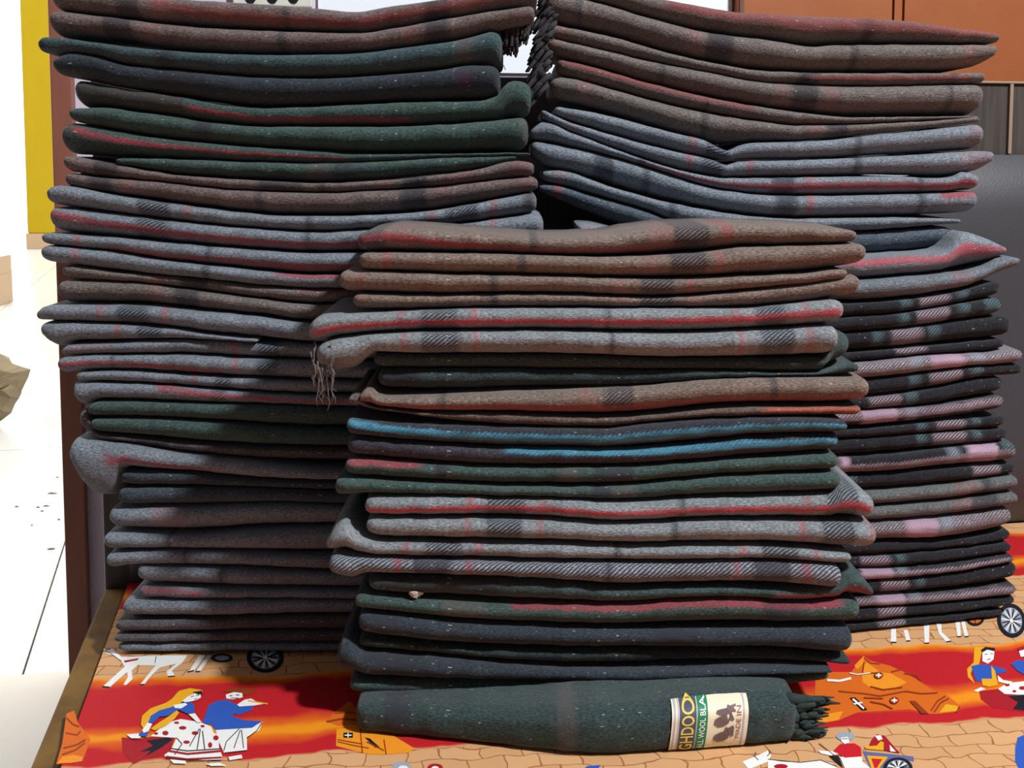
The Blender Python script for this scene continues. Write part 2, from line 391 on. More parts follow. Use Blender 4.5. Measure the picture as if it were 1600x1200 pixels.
t.setb(Base_Color=col, Roughness=0.8, Specular_IOR_Level=0.2); t.bump(t.math('ADD', t.math('MULTIPLY', weave, 0.05), soft), 0.12, 0.01)
M_sheet = t.m
n1, n2 = 30, 30; vs, fs = [], []
for i in range(n1 + 1):
    for j in range(n2 + 1):
        vs.append(bed(aL + (AR - aL) * i / n1, -0.54 + (HB - 0.006 + 0.54) * j / n2, 0.0))
for i in range(n1):
    for j in range(n2):
        q = i * (n2 + 1) + j; fs.append((q, q + n2 + 1, q + n2 + 2, q + 1))
nv0 = len(vs)                                  # hanging hem on both long sides
for i, (a, s) in enumerate(((aL, 0), (AR, 1))):
    st0 = len(vs)
    for j in range(n2 + 1): vs.append(bed(a, -0.54 + (HB - 0.006 + 0.54) * j / n2, -0.012))
    for j in range(n2):
        q0 = (0 if s == 0 else n1 * (n2 + 1)) + j
        fs.append((q0, q0 + 1, st0 + j + 1, st0 + j) if s == 0 else (q0 + 1, q0, st0 + j, st0 + j + 1))
sheet = tag(mk('bed_sheet', vs, fs, M_sheet), 'printed cotton bed sheet with red, orange and cobbled sand bands and folk figures', 'bed sheet')

# ---- printed figures on the sheet (flat print laid on the cloth)
PC = {k: flat('print_' + k, lin(v)) for k, v in {'white': (228, 226, 222), 'blue': (44, 84, 172), 'yellow': (222, 160, 28), 'dred': (160, 24, 36), 'red': (192, 26, 36), 'black': (26, 24, 34),
      'orange': (206, 98, 24), 'lorange': (228, 140, 32), 'grey': (150, 156, 168), 'brown': (140, 52, 20), 'slate': (92, 96, 140)}.items()}
PK = list(PC)
class Print:
    def __init__(s, name, conv): s.name, s.conv, s.v, s.f, s.m, s.k = name, conv, [], [], [], 0
    def poly(s, col, pts):
        s.k += 1; z = 0.0002 + 0.000035 * s.k; b = len(s.v)
        for p in pts:
            x, y = s.conv(*p); w = on_z(x, y, z); s.v.append(w)
        s.f.append(list(range(b, b + len(pts)))); s.m.append(PK.index(col)); return s
    def ell(s, col, cx, cy, rx, ry, n=18, tilt=0.0):
        return s.poly(col, [(cx + rx * math.cos(q) * math.cos(tilt) - ry * math.sin(q) * math.sin(tilt), cy + rx * math.cos(q) * math.sin(tilt) + ry * math.sin(q) * math.cos(tilt)) for q in [i / n * 2 * math.pi for i in range(n)]])
    def line(s, col, pts, w):
        for (xa, ya), (xb, yb) in zip(pts[:-1], pts[1:]):
            L = math.hypot(xb - xa, yb - ya) or 1; nx, ny = -(yb - ya) / L * w / 2, (xb - xa) / L * w / 2
            s.poly(col, [(xa + nx, ya + ny), (xb + nx, yb + ny), (xb - nx, yb - ny), (xa - nx, ya - ny)])
        return s
    def done(s):
        bm = bmesh.new(); vv = [bm.verts.new(v) for v in s.v]
        for f, m in zip(s.f, s.m):
            fc = bm.faces.new([vv[i] for i in f]); fc.material_index = m
        bmesh.ops.triangulate(bm, faces=bm.faces[:], ngon_method='EAR_CLIP'); bm.normal_update()
        for f in bm.faces:
            if f.normal.z < 0: f.normal_flip()
        me = bpy.data.meshes.new(s.name); bm.to_mesh(me); bm.free()
        for k in PK: me.materials.append(PC[k])
        o = bpy.data.objects.new(s.name, me); C.objects.link(o); o.parent = sheet; return o
cM = lambda X, Y: (60 + X / 2.963, 980 + Y / 2.963)
cQ = lambda X, Y: (1200 + X / 4.0, 940 + Y / 4.0)
def wheel(p, cx, cy, rx, ry, tilt=0.0):
    p.ell('black', cx, cy, rx, ry, 26, tilt); p.ell('grey', cx, cy, rx * 0.74, ry * 0.76, 22, tilt)
    for i in range(9):
        q = i / 9 * math.pi
        dx, dy = rx * 0.7 * math.cos(q), ry * 0.72 * math.sin(q)
        X1, Y1 = dx * math.cos(tilt) - dy * math.sin(tilt), dx * math.sin(tilt) + dy * math.cos(tilt)
        p.line('white' if i % 2 else 'black', [(cx - X1, cy - Y1), (cx + X1, cy + Y1)], rx * 0.08 + 1)
    p.ell('white', cx, cy, rx * 0.12, ry * 0.12, 10)
p = Print('printed_couple', cM)
p.poly('dred', [(385, 510), (480, 515), (560, 500), (640, 500), (610, 560), (560, 600), (500, 605), (440, 635), (390, 580)])
p.poly('black', [(500, 525), (600, 510), (622, 520), (565, 560), (490, 602), (520, 572), (470, 577), (530, 548)])
p.poly('white', [(820, 475), (990, 460), (1038, 438), (1022, 478), (965, 508), (966, 570), (860, 582), (840, 540)])
for L in ([(930, 470), (870, 530), (858, 572)], [(935, 475), (905, 560)], [(940, 475), (950, 560)], [(1035, 442), (1010, 480), (966, 512)], [(862, 582), (966, 570)]): p.line('black', L, 4)
p.poly('blue', [(790, 360), (830, 340), (870, 335), (900, 350), (940, 365), (1000, 360), (985, 385), (930, 405), (905, 400), (895, 410), (950, 430), (1035, 435), (990, 465), (820, 475), (800, 450), (760, 445), (775, 400)])
p.poly('white', [(868, 312), (905, 300), (945, 305), (945, 325), (900, 334), (870, 330)])
p.poly('brown', [(850, 300), (880, 284), (960, 278), (1015, 290), (982, 308), (955, 318), (940, 302), (890, 300)])
p.line('black', [(885, 318), (898, 316)], 4); p.line('black', [(915, 314), (930, 314)], 4); p.line('black', [(890, 328), (925, 328)], 3)
p.poly('white', [(920, 358), (955, 335), (985, 330), (1010, 345), (1060, 352), (1000, 362), (930, 367)])
p.line('yellow', [(970, 340), (1062, 355)], 6)
p.poly('white', [(600, 440), (660, 425), (750, 440), (800, 460), (812, 490), (840, 500), (835, 550), (852, 600), (845, 618), (590, 606), (583, 592), (612, 570), (640, 512), (520, 505), (560, 470)])
for (x, y, a, b) in ((668, 466, 18, 9), (588, 490, 15, 11), (725, 490, 16, 9), (686, 532, 16, 8), (640, 442, 12, 6), (822, 512, 13, 12), (795, 545, 10, 13), (760, 458, 10, 6), (545, 492, 10, 6)): p.ell('dred', x, y, a, b, 10)
for L in ([(640, 512), (665, 540), (630, 590)], [(745, 470), (700, 550)], [(750, 470), (735, 565)], [(760, 480), (770, 565)]): p.line('black', L, 4)
p.line('dred', [(605, 572), (690, 586), (848, 572)], 9); p.line('black', [(610, 560), (690, 572), (846, 562)], 4); p.line('dred', [(590, 598), (690, 610), (850, 602)], 7); p.line('black', [(585, 604), (690, 618), (848, 614)], 3)
p.poly('blue', [(540, 385), (590, 365), (640, 355), (700, 345), (722, 360), (722, 395), (690, 400), (650, 382), (600, 410), (560, 415), (530, 442), (502, 442), (515, 410)])
p.poly('yellow', [(520, 470), (560, 440), (600, 415), (640, 385), (652, 395), (630, 425), (590, 455), (540, 478)])
p.poly('yellow', [(620, 330), (650, 295), (700, 282), (755, 290), (762, 300), (720, 305), (690, 325), (665, 345), (650, 360), (560, 385), (520, 410), (505, 450), (490, 475), (474, 450), (480, 410), (520, 375), (590, 350)])
p.poly('white', [(690, 322), (725, 305), (750, 310), (753, 325), (735, 336), (710, 343), (680, 347), (665, 342)])
p.poly('black', [(712, 300), (755, 294), (762, 305), (742, 313)]); p.line('black', [(705, 322), (720, 318)], 3); p.line('black', [(730, 316), (744, 314)], 3); p.line('red', [(722, 334), (736, 330)], 4)
p.poly('white', [(625, 360), (680, 350), (690, 358), (660, 376), (632, 374)])
p.poly('white', [(505, 442), (527, 446), (510, 480), (487, 490), (480, 476)]); p.poly('white', [(408, 496), (480, 490), (470, 514), (430, 514)]); p.poly('blue', [(466, 488), (512, 488), (502, 506), (464, 504)])
p.poly('white', [(695, 402), (725, 398), (755, 440), (735, 440)])
for q in ([(880, 600), (940, 590), (945, 606), (885, 616)], [(610, 612), (680, 618), (686, 632), (625, 630)], [(775, 632), (840, 627), (872, 641), (800, 642)]): p.poly('white', q)
p.done()
p = Print('printed_horse', cM)
p.poly('white', [(300, 100), (340, 98), (362, 118), (385, 138), (540, 132), (690, 130), (665, 165), (618, 200), (632, 226), (600, 230), (593, 205), (640, 168), (560, 187), (512, 237), (490, 266), (470, 266), (530, 192), (545, 177), (460, 175), (432, 200), (436, 240), (407, 267), (393, 266), (415, 230), (410, 207), (370, 242), (332, 277), (293, 279), (350, 227), (400, 182), (383, 156), (350, 132), (310, 120)])
p.poly('dred', [(395, 155), (465, 143), (460, 152), (400, 164)]); p.line('black', [(300, 105), (330, 118), (385, 158)], 3); p.line('black', [(295, 275), (330, 278)], 7); p.line('black', [(470, 266), (492, 264)], 5); p.line('black', [(600, 228), (632, 226)], 5)
p.line('black', [(310, 103), (335, 100)], 4); p.line('black', [(545, 135), (540, 165)], 3)
p.poly('white', [(745, 130), (775, 130), (722, 200), (695, 208)]); p.poly('white', [(782, 130), (802, 130), (748, 206), (730, 204)]); p.line('black', [(692, 207), (720, 200)], 5); p.line('black', [(728, 205), (750, 204)], 5)
p.ell('black', 850, 142, 50, 20); p.ell('grey', 850, 142, 34, 11)
wheel(p, 1050, 140, 86, 70); p.done()
p = Print('printed_hut', cM)
p.poly('orange', [(130, 400), (165, 385), (182, 440), (242, 520), (205, 620), (150, 625), (82, 635), (110, 540)])
p.poly('lorange', [(110, 600), (160, 590), (205, 600), (200, 620), (150, 628), (88, 630)])
for L in ([(125, 490), (180, 500), (195, 480)], [(110, 590), (170, 570), (215, 535)], [(115, 560), (175, 545), (220, 520)], [(130, 420), (160, 450), (190, 460)]): p.line('brown', L, 7)
p.done(); p = Print('printed_hut', cM)
p.poly('orange', [(1330, 435), (1370, 395), (1440, 340), (1475, 380), (1482, 450), (1390, 456)]); p.line('brown', [(1335, 438), (1400, 425), (1480, 430)], 9); p.line('brown', [(1370, 398), (1470, 395)], 6)
p.poly('lorange', [(1380, 470), (1480, 466), (1640, 500), (1740, 560), (1720, 580), (1600, 590), (1530, 588), (1378, 550)])
p.poly('black', [(1412, 488), (1456, 488), (1456, 512), (1412, 512)]); p.line('white', [(1418, 500), (1450, 500)], 5); p.line('white', [(1434, 490), (1434, 510)], 5)
p.poly('black', [(1510, 510), (1535, 515), (1580, 555), (1560, 558)])
for L in ([(1385, 530), (1450, 545), (1530, 560)], [(1385, 520), (1450, 532), (1500, 540)], [(1490, 470), (1500, 580)], [(1600, 520), (1610, 588)], [(1520, 530), (1600, 570)]): p.line('brown', L, 5)
p.done()
p = Print('printed_horse', cQ)
for q in ([(770, 160), (800, 160), (802, 250), (768, 250)], [(848, 180), (872, 176), (890, 240), (864, 246)], [(972, 130), (1008, 130), (1006, 256), (980, 260)], [(1050, 130), (1082, 130), (1086, 190), (1142, 242), (1115, 252), (1068, 200)],
          [(1168, 110), (1197, 110), (1207, 216), (1185, 219)], [(1203, 110), (1227, 110), (1252, 216), (1230, 219)]): p.poly('white', q)
for L in ([(768, 254), (803, 254)], [(864, 246), (890, 244)], [(978, 260), (1008, 258)], [(1115, 251), (1143, 247)], [(1183, 219), (1208, 217)], [(1230, 219), (1254, 217)]): p.line('black', L, 7)
p.ell('black', 1295, 108, 56, 44); p.ell('orange', 1295, 108, 38, 28); p.line('black', [(1250, 108), (1340, 108)], 6); p.line('black', [(1295, 70), (1295, 146)], 6)
wheel(p, 1522, 118, 88, 108, -0.25); p.done()
p = Print('printed_hut', cQ)
p.poly('orange', [(300, 440), (520, 440), (600, 340), (640, 370), (760, 400), (850, 440), (950, 500), (1060, 570), (1110, 575), (1202, 650), (1190, 686), (1060, 702), (1000, 700), (880, 672), (740, 682), (560, 692), (440, 742), (290, 766), (290, 600)])
p.poly('lorange', [(590, 400), (620, 380), (700, 440), (770, 450), (870, 505), (780, 545), (650, 545), (590, 500)]); p.poly('lorange', [(540, 400), (600, 338), (596, 385), (560, 425)])
p.poly('lorange', [(310, 712), (470, 684), (440, 740), (312, 764)]); p.poly('yellow', [(1072, 692), (1112, 640), (1182, 652), (1192, 682)])
for L in ([(600, 350), (640, 385), (700, 390)], [(600, 380), (590, 450), (690, 445)], [(770, 440), (830, 425)], [(850, 450), (930, 460), (960, 500)], [(440, 560), (600, 575), (700, 590), (860, 560), (960, 575), (1060, 570)], [(1020, 680), (1060, 620), (1110, 590)], [(1040, 690), (1080, 630), (1130, 605)],
          [(640, 530), (720, 550), (840, 535)], [(600, 600), (720, 605)], [(640, 625), (720, 640), (780, 670)], [(1180, 690), (1200, 655)]): p.line('brown', L, 9)
p.poly('brown', [(885, 620), (920, 620), (1005, 700), (960, 700)])
p.line('white', [(370, 490), (450, 495), (520, 478)], 14); p.line('white', [(510, 445), (560, 455), (640, 445)], 6)
p.poly('black', [(512, 600), (545, 598), (622, 675), (590, 678)]); p.line('white', [(530, 608), (600, 668)], 12); p.line('white', [(535, 640), (590, 630)], 9)
for (x, y) in ((692, 460), (790, 617)): p.ell('brown', x, y, 30, 22, 10); p.line('white', [(x - 18, y), (x + 18, y)], 9); p.line('white', [(x, y - 14), (x, y + 14)], 9)
p.done()
p = Print('printed_couple', cQ)
p.poly('yellow', [(1290, 283), (1350, 283), (1332, 330), (1320, 390), (1282, 410), (1266, 450), (1292, 512), (1250, 472), (1244, 420), (1285, 380)])
p.poly('dred', [(1320, 560), (1440, 545), (1520, 580), (1600, 590), (1660, 640), (1600, 690), (1400, 660), (1330, 610)]); p.poly('black', [(1500, 592), (1600, 582), (1640, 600), (1600, 682), (1530, 672), (1562, 630)])
p.poly('white', [(1438, 545), (1500, 508), (1600, 498), (1700, 510), (1700, 600), (1600, 582), (1480, 577)]); p.ell('dred', 1495, 520, 16, 10); p.ell('dred', 1590, 540, 22, 12); p.ell('dred', 1540, 560, 12, 8)
p.poly('blue', [(1270, 402), (1330, 390), (1400, 400), (1480, 420), (1492, 440), (1430, 452), (1400, 482), (1330, 502), (1298, 490)])
p.poly('white', [(1340, 312), (1385, 295), (1415, 310), (1410, 360), (1375, 388), (1340, 372)]); p.poly('black', [(1330, 302), (1360, 283), (1420, 290), (1416, 310), (1370, 300), (1340, 318)]); p.line('black', [(1355, 330), (1372, 328)], 4); p.line('black', [(1392, 326), (1406, 324)], 4); p.line('red', [(1370, 362), (1392, 358)], 5)
p.poly('yellow', [(1395, 400), (1418, 430), (1438, 520), (1380, 532), (1340, 522), (1335, 482), (1400, 482)]); p.poly('white', [(1285, 557), (1330, 535), (1362, 545), (1310, 564)]); p.poly('white', [(1435, 460), (1470, 490), (1530, 500), (1500, 515), (1440, 500)])
p.poly('blue', [(1518, 390), (1560, 365), (1640, 370), (1680, 430), (1640, 480), (1560, 432)]); p.poly('white', [(1565, 300), (1620, 290), (1630, 340), (1580, 345)]); p.poly('dred', [(1560, 290), (1620, 268), (1660, 300), (1600, 300), (1565, 310)]); p.done()
p = Print('printed_bullock', cQ)
p.poly('white', [(0, 985), (80, 1000), (200, 1005), (330, 990), (400, 1010), (440, 1048), (0, 1048)]); p.ell('dred', 80, 1030, 45, 16, 9)
p.poly('white', [(-60, 960), (0, 930), (20, 960), (0, 1000), (-120, 1048), (-160, 1000)]); p.line('black', [(-75, 940), (-85, 965), (-60, 990)], 5); p.line('black', [(5, 930), (10, 950), (-5, 965)], 5); p.line('black', [(0, 985), (200, 1005), (330, 990), (430, 1030)], 4)
p.done(); p = Print('printed_cart', cQ)
p.poly('slate', [(590, 935), (910, 968), (912, 1000), (840, 986), (760, 986), (720, 1048), (640, 1048)]); p.poly('yellow', [(618, 962), (750, 970), (690, 1048), (650, 1048)]); p.poly('red', [(645, 980), (715, 984), (680, 1040), (665, 1040)])
wheel(p, 812, 1040, 92, 66); p.poly('black', [(380, 965), (440, 960), (470, 1040), (420, 1000)])
p.poly('white', [(450, 972), (585, 955), (590, 1000), (640, 1040), (480, 1040)]); p.poly('red', [(415, 925), (450, 890), (540, 885), (580, 910), (586, 968), (480, 976), (440, 952), (410, 942)])
p.ell('grey', 485, 842, 58, 28); p.poly('white', [(455, 850), (500, 845), (510, 880), (480, 890), (460, 875)]); p.line('black', [(462, 858), (500, 856)], 4)
p.poly('white', [(312, 930), (400, 935), (442, 952), (390, 962), (330, 948)]); p.line('brown', [(320, 885), (420, 965)], 5)
p.poly('dred', [(630, 910), (650, 860), (680, 828), (730, 838), (800, 920), (828, 946), (760, 936)]); p.poly('white', [(668, 838), (705, 834), (716, 860), (690, 868)]); p.poly('yellow', [(600, 905), (680, 900), (705, 872), (724, 880), (722, 930), (612, 920)]); p.poly('white', [(760, 895), (800, 938), (765, 936)])
p.done(); p = Print('printed_robe', cQ)
p.poly('blue', [(1640, 815), (1560, 850), (1545, 920), (1545, 1000), (1570, 1048), (1640, 1048)]); p.done()
p = Print('printed_head', lambda x, y: (x, y))
p.ell('grey', 627, 1198, 15, 8); p.ell('white', 630, 1201, 8, 5); p.done(); p = Print('printed_head', lambda x, y: (x, y)); p.ell('dred', 680, 1199, 12, 6); p.ell('white', 680, 1201, 6, 4); p.done(); p = Print('printed_turban', lambda x, y: (x, y)); p.poly('blue', [(908, 1203), (918, 1197), (938, 1195), (934, 1203)]); p.done()

# ------------------------------------------------------------------ orange cabinet, white sheet and switch plate behind the headboard
cb = 2.125; a0 = to_ab(on_b(1161, 30, cb))[0]; g1 = to_ab(on_b(1395, 10, cb))[0]; g2 = to_ab(on_b(1413, 10, cb))[0]
cab = thing('cabinet', 'tall orange-brown laminate cabinet behind the headboard at upper right', 'cabinet', bed((a0 + 1.75) / 2, cb + 0.1, FZ))
box('body', a0, 1.75, cb + 0.022, WB - 0.004, FZ, 2.2, M_orange, cab)
for (q0, q1) in ((a0, g1), (g1 + 0.003, g2 - 0.003), (g2, 1.748)):
    box('door', q0 + 0.0008, q1 - 0.0008, cb, cb + 0.021, FZ + 0.05, 2.19, M_orange, cab, 0.0015)
zb = on_b(800, 114, WB - 0.01).z
q0, q1 = to_ab(on_b(497, 5, WB - 0.01))[0], to_ab(on_b(1161, 5, 2.125))[0] - 0.004
wp = thing('paper_sheet', 'large plain white sheet hung on the wall above the headboard', 'paper', bed((q0 + q1) / 2, WB - 0.006, zb))
M_paper = plain('white_paper', (0.82, 0.84, 0.90), 0.6, 0.02, 3)
box('sheet', q0, q1, WB - 0.008, WB - 0.004, zb, zb + 0.62, M_paper, wp)
def tube(name, pts, r, mat, parent=None, taper=1.0, seg=6):
    vs, fs = [], []; n = len(pts); up = Vector((0.13, 0.9, 0.2))
    for i, p in enumerate(pts):
        d = (Vector(pts[min(i + 1, n - 1)]) - Vector(pts[max(i - 1, 0)])).normalized()
        s = d.cross(up).normalized(); q = d.cross(s); rr = r * (1 + (taper - 1) * i / max(1, n - 1))
        for k in range(seg):
            an = 2 * math.pi * k / seg; vs.append(Vector(p) + s * math.cos(an) * rr + q * math.sin(an) * rr)
    for i in range(n - 1):
        for k in range(seg): fs.append((i * seg + k, i * seg + (k + 1) % seg, (i + 1) * seg + (k + 1) % seg, (i + 1) * seg + k))
    fs.append(tuple(range(seg))[::-1]); fs.append(tuple(range((n - 1) * seg, n * seg)))
    if parent is False: return vs, fs
    return mk(name, vs, fs, mat, parent, True)
tube('pen_mark', [on_b(783, 98, WB - 0.0085), on_b(788, 103, WB - 0.0085), on_b(790, 109, WB - 0.0085)], 0.0006, PC['grey'], wp)
sq0, sq1 = to_ab(on_b(364, 5, WB - 0.02))[0], to_ab(on_b(488, 5, WB - 0.02))[0]; sz = on_b(420, 10, WB - 0.02).z
sw = thing('switch_board', 'cream electrical switch board on the wall above the left stack', 'switch board', bed((sq0 + sq1) / 2, WB - 0.01, sz))
box('plate', sq0, sq1, WB - 0.022, WB - 0.002, sz, sz + 0.10, plain('cream_plastic', (0.62, 0.60, 0.52), 0.4), sw, 0.003)
for px in (391, 425, 458):
    c = on_b(px, -4, WB - 0.024); vs = [c + Vector((0, -0.0005, 0))]
    vs += [c + Vector((math.cos(i / 14 * 6.2832) * 0.011, 0, math.sin(i / 14 * 6.2832) * 0.011)) for i in range(14)]
    mk('socket_hole', vs, [(0, 1 + i, 1 + (i + 1) % 14) for i in range(14)], PC['black'], sw)

# ------------------------------------------------------------------ folded wool blankets
NA = 15
ZM = 0.40            # the cloth bulges most a little above mid height and draws back beneath
def nose_z(s): return ZM + (1 - ZM) * s ** 0.95 if s > 0 else ZM - (1 + ZM) * (-s) ** 1.0
def nose_y(s, c, uc=2.3): return 1 - c ** 0.9 if s > 0 else uc * (1 - c ** (1.25 if uc > 1 else 0.9))
def section(half, rn, uc):
    """rounded nose: (dy, dz, v) from top to bottom"""
    out = []
    for j in range(NA):
        a = math.pi / 2 - math.pi * j / (NA - 1)
        s, c = math.sin(a), max(0.0, math.cos(a))
        dz = half * nose_z(s); out.append((rn * nose_y(s, c, uc), dz, (half - dz) / (2 * half)))
    return out
class Fold:
    """one visible folded edge of a blanket: a padded slab with a rounded front, in real units"""
    def __init__(s, plane, l, r, top, bot, off, depth, seed, ground=False):
        s.d0, s.sl, s.l, s.r, s.top, s.bot, s.off, s.D, s.seed, s.ground = plane[0], plane[1], l - 2.5, r + 2.5, curve_fn(top), curve_fn(bot), off, depth, seed, ground
    def frame(s, x):
        yt, yb = s.top(x), s.bot(x)
        if yb - yt < 5: m = (yt + yb) / 2; yt, yb = m - 2.5, m + 2.5
        e = min(16.0, 0.5 * (yb - yt) + 3); sd = min(x - s.l, s.r - x); k = 1.0
        if sd < e: k = math.sqrt(max(0.0, 1 - (1 - max(0, sd) / e) ** 2))
        if s.ground:
            g = on_z(x, yb, 0.0); d = g.y; pt = on_plane(x, yt, d); zt, zb = pt.z, 0.0015; X = pt.x; yf = d - 0.006
        else:
            pt, pb = on_plane(x, yt, s.d0, s.sl), on_plane(x, yb, s.d0, s.sl)
            zt, zb = pt.z - 0.0004, pb.z + 0.0004; X, yf = (pt.x + pb.x) / 2, (pt.y + pb.y) / 2
        zb = max(zb, 0.0022); half = (zt - zb) / 2; zc = (zt + zb) / 2
        yf += s.off + 0.004 * noise.noise(Vector((X * 9, s.seed * 3.1, 0.3))) + 0.0016 * noise.noise(Vector((X * 45, s.seed * 1.7, 4.0)))
        zc += 0.0007 * noise.noise(Vector((X * 60, s.seed, 7.0)))
        rn = min(half * 1.15, 0.026)
        return X, yf + (1 - k) * rn * 0.9, zc, half * (0.42 + 0.58 * k), rn * (0.5 + 0.5 * k)
    def point(s, x, v, out=0.0):
        X, yf, zc, half, rn = s.frame(x)
        v = min(1, max(0, v)); z = 1 - 2 * v
        q = ((z - ZM) / (1 - ZM)) ** (1 / 0.95) if z > ZM else -(((ZM - z) / (1 + ZM)) ** (1 / 1.0))
        c = math.sqrt(max(0, 1 - q * q)); n = Vector((0, -c - 0.05, q)).normalized()
        return Vector((X, yf + rn * nose_y(q, c, 0.6 if s.ground else 2.3), zc + half * z)) + n * out
    def build(s, parent, mat, stripes=None):
        N = max(26, int((s.r - s.l) / 9)); us = []
        for i in range(N + 1): us.append(s.l + (s.r - s.l) * i / N)
        for q in (2, 5, 9): us += [s.l + q, s.r - q]
        us = sorted(set(us)); M = NA + 4
        vs, fs, ua, um, usr = [], [], [], [], []
        spath = curve_fn(stripes[3]) if stripes else None
        for x in us:
            X, yf, zc, half, rn = s.frame(x); sec = section(half, rn, 0.6 if s.ground else 2.3); arc = 0.0
            row = [(s.D, half * 0.97, -1.0, -s.D), (s.D * 0.4, half * 0.99, -0.4, -s.D * 0.4)]
            prev = None
            for dy, dz, v in sec:
                if prev: arc += math.hypot(dy - prev[0], dz - prev[1])
                prev = (dy, dz); row.append((dy, dz, v, arc))
            row += [(s.D * 0.4, -half * 0.99, 1.4, arc + s.D * 0.4), (s.D, -half * 0.97, 2.0, arc + s.D)]
            sv = spath(x) * 0.88 if stripes else 0.0
            on = 0.0
            if stripes:
                xa, xb = stripes[4], stripes[5]; on = max(0.0, min(1.0, (x - xa) / 12 + 0.5)) * max(0.0, min(1.0, (xb - x) / 12 + 0.5))
            for dy, dz, v, ar in row:
                lump = 0.0011 * noise.noise(Vector((X * 70, (zc + dz) * 110, s.seed))) if -0.3 < v < 1.3 else 0
                vs.append((X, yf + dy - lump, zc + dz)); ua.append((x / 1600, v)); um.append((X, ar)); usr.append((on, v - sv))
        n = len(us)
        for i in range(n - 1):
            for j in range(M - 1):
                a = i * M + j; fs.append((a, a + 1, a + M + 1, a + M))
            fs.append((i * M, (i + 1) * M, (i + 2) * M - 1, (i + 1) * M - 1))
        fs.append(tuple(range(M))[::-1]); fs.append(tuple(range((n - 1) * M, n * M)))
        o = mk('fold', vs, fs, mat, parent, True); me = o.data
        for nm, dat in (('along', ua), ('metres', um), ('stripe', usr)):
            lay = me.uv_layers.new(name=nm)
            idx = [0] * len(me.loops); me.loops.foreach_get('vertex_index', idx)
            lay.data.foreach_set('uv', [c for i in idx for c in dat[i]])
        return o

gl = on_z(350, 1027).y; gf = 1.205; 
pr1, pr2 = on_z(1340, 992), on_z(1560, 968); RS = (pr2.y - pr1.y) / (pr2.x - pr1.x)
PL = {'L': (gl, 0.0), 'F': (gf, 0.0), 'R': (pr1.y - RS * pr1.x, RS), 'U': (1.50, 0.05)}
DEP = {'L': 0.17, 'F': 0.17, 'R': 0.17, 'U': 0.17}
# each row: stack, base colour, left, right, lower edge [(x, y)...], options
#   t upper edge when it is not the lower edge of the row above, b bands, s stripe (colour, width, hatch, path, x0, x1), o set-back, w twill
ROWS = {}
def row(k, base, l, r, bot, **kw): ROWS[k] = (base, l, r, bot, kw)
R_ = lambda path, x0, x1, w=0.30: (RED, w, 0.15, path, x0, x1)
RB = lambda path, x0, x1, w=0.30: ((0.215, 0.062, 0.060), w, 0.1, path, x0, x1)
# left stack
row('L1', 'brown', 79, 838, [(81, 14), (187, 27), (312, 41), (469, 48), (556, 50), (619, 42), (712, 25), (831, 7)], t=[(80, -16), (250, -6), (406, 4), (500, 11), (553, 16), (600, 8), (656, 1), (830, -26)],
    b=[('D', 178, 215), ('r', 235, 265), ('d', 446), ('D', 662, 700), ('r', 715, 740)], s=RB([(240, .3), (320, .55), (450, .68), (556, .62), (650, .5), (830, .45)], 235, 840, .36))
row('L2', 'brown', 74, 833, [(75, 55), (187, 60), (266, 76), (437, 84), (540, 82), (650, 70), (712, 61), (769, 47), (833, 34)], b=[('D', 160, 205), ('r', 232), ('d', 440), ('r', 640), ('D', 663, 700)])
row('L3', 'teal', 62, 782, [(70, 84), (90, 88), (109, 81), (150, 87), (194, 100), (281, 108), (406, 119), (500, 121), (587, 116), (681, 108), (737, 100), (778, 101)],
    t=[(62, 60), (70, 57), (156, 67), (250, 77), (344, 83), (437, 85), (540, 83), (650, 71), (712, 62), (769, 47)], b=[('D', 245, 275), ('n', 712, 740)], o=-.006)
row('L4', 'navy', 83, 778, [(83, 117), (109, 121), (156, 131), (281, 150), (406, 166), (525, 162), (650, 156), (744, 155), (772, 150)], b=[('D', 245, 300)], s=((0.05, 0.03, 0.05), .5, 0, [(100, .5), (780, .5)], 712, 740), o=-.003)
row('L5', 'green', 110, 828, [(109, 168), (156, 167), (203, 173), (266, 181), (312, 189), (406, 197), (587, 197), (681, 194), (775, 187), (819, 181)],
    t=[(109, 121), (156, 131), (281, 150), (406, 167), (525, 163), (650, 157), (744, 156), (776, 148), (790, 128), (803, 123), (825, 126)], b=[('g', 108, 285)], s=R_([(290, .5), (340, .58), (420, .72), (520, .78), (650, .9)], 290, 640, .26), o=.008)
row('L6', 'green', 105, 823, [(103, 190), (156, 200), (250, 216), (375, 228), (500, 236), (556, 240), (681, 239), (790, 237), (819, 234)], b=[('D', 300, 330), ('n', 812, 823)], o=.002)
row('L7', 'green', 90, 826, [(88, 244), (103, 242), (187, 247), (203, 247), (312, 250), (500, 255), (619, 250), (712, 245), (800, 244)], t=[(90, 194), (103, 191), (156, 200), (250, 216), (375, 228), (500, 237), (556, 241), (681, 240), (790, 238)],
    s=R_([(100, .25), (187, .38), (250, .42), (375, .5), (500, .55)], 110, 535, .24), o=.006)
row('L8', 'green', 180, 804, [(190, 258), (281, 273), (406, 281), (500, 285), (587, 281), (681, 272), (744, 264), (803, 250)], b=[('D', 520, 550), ('n', 480, 515)], o=.004)
row('L9', 'brown', 99, 832, [(97, 269), (156, 277), (250, 284), (375, 297), (500, 301), (587, 297), (681, 291), (775, 281), (828, 277)],
    t=[(100, 242), (156, 253), (187, 259), (281, 274), (406, 282), (500, 286), (587, 282), (681, 273), (744, 265), (803, 251), (825, 252)], b=[('D', 145, 186), ('D', 400, 470), ('d', 503), ('r', 600), ('D', 630, 668), ('r', 700, 740), ('r', 800, 830)])
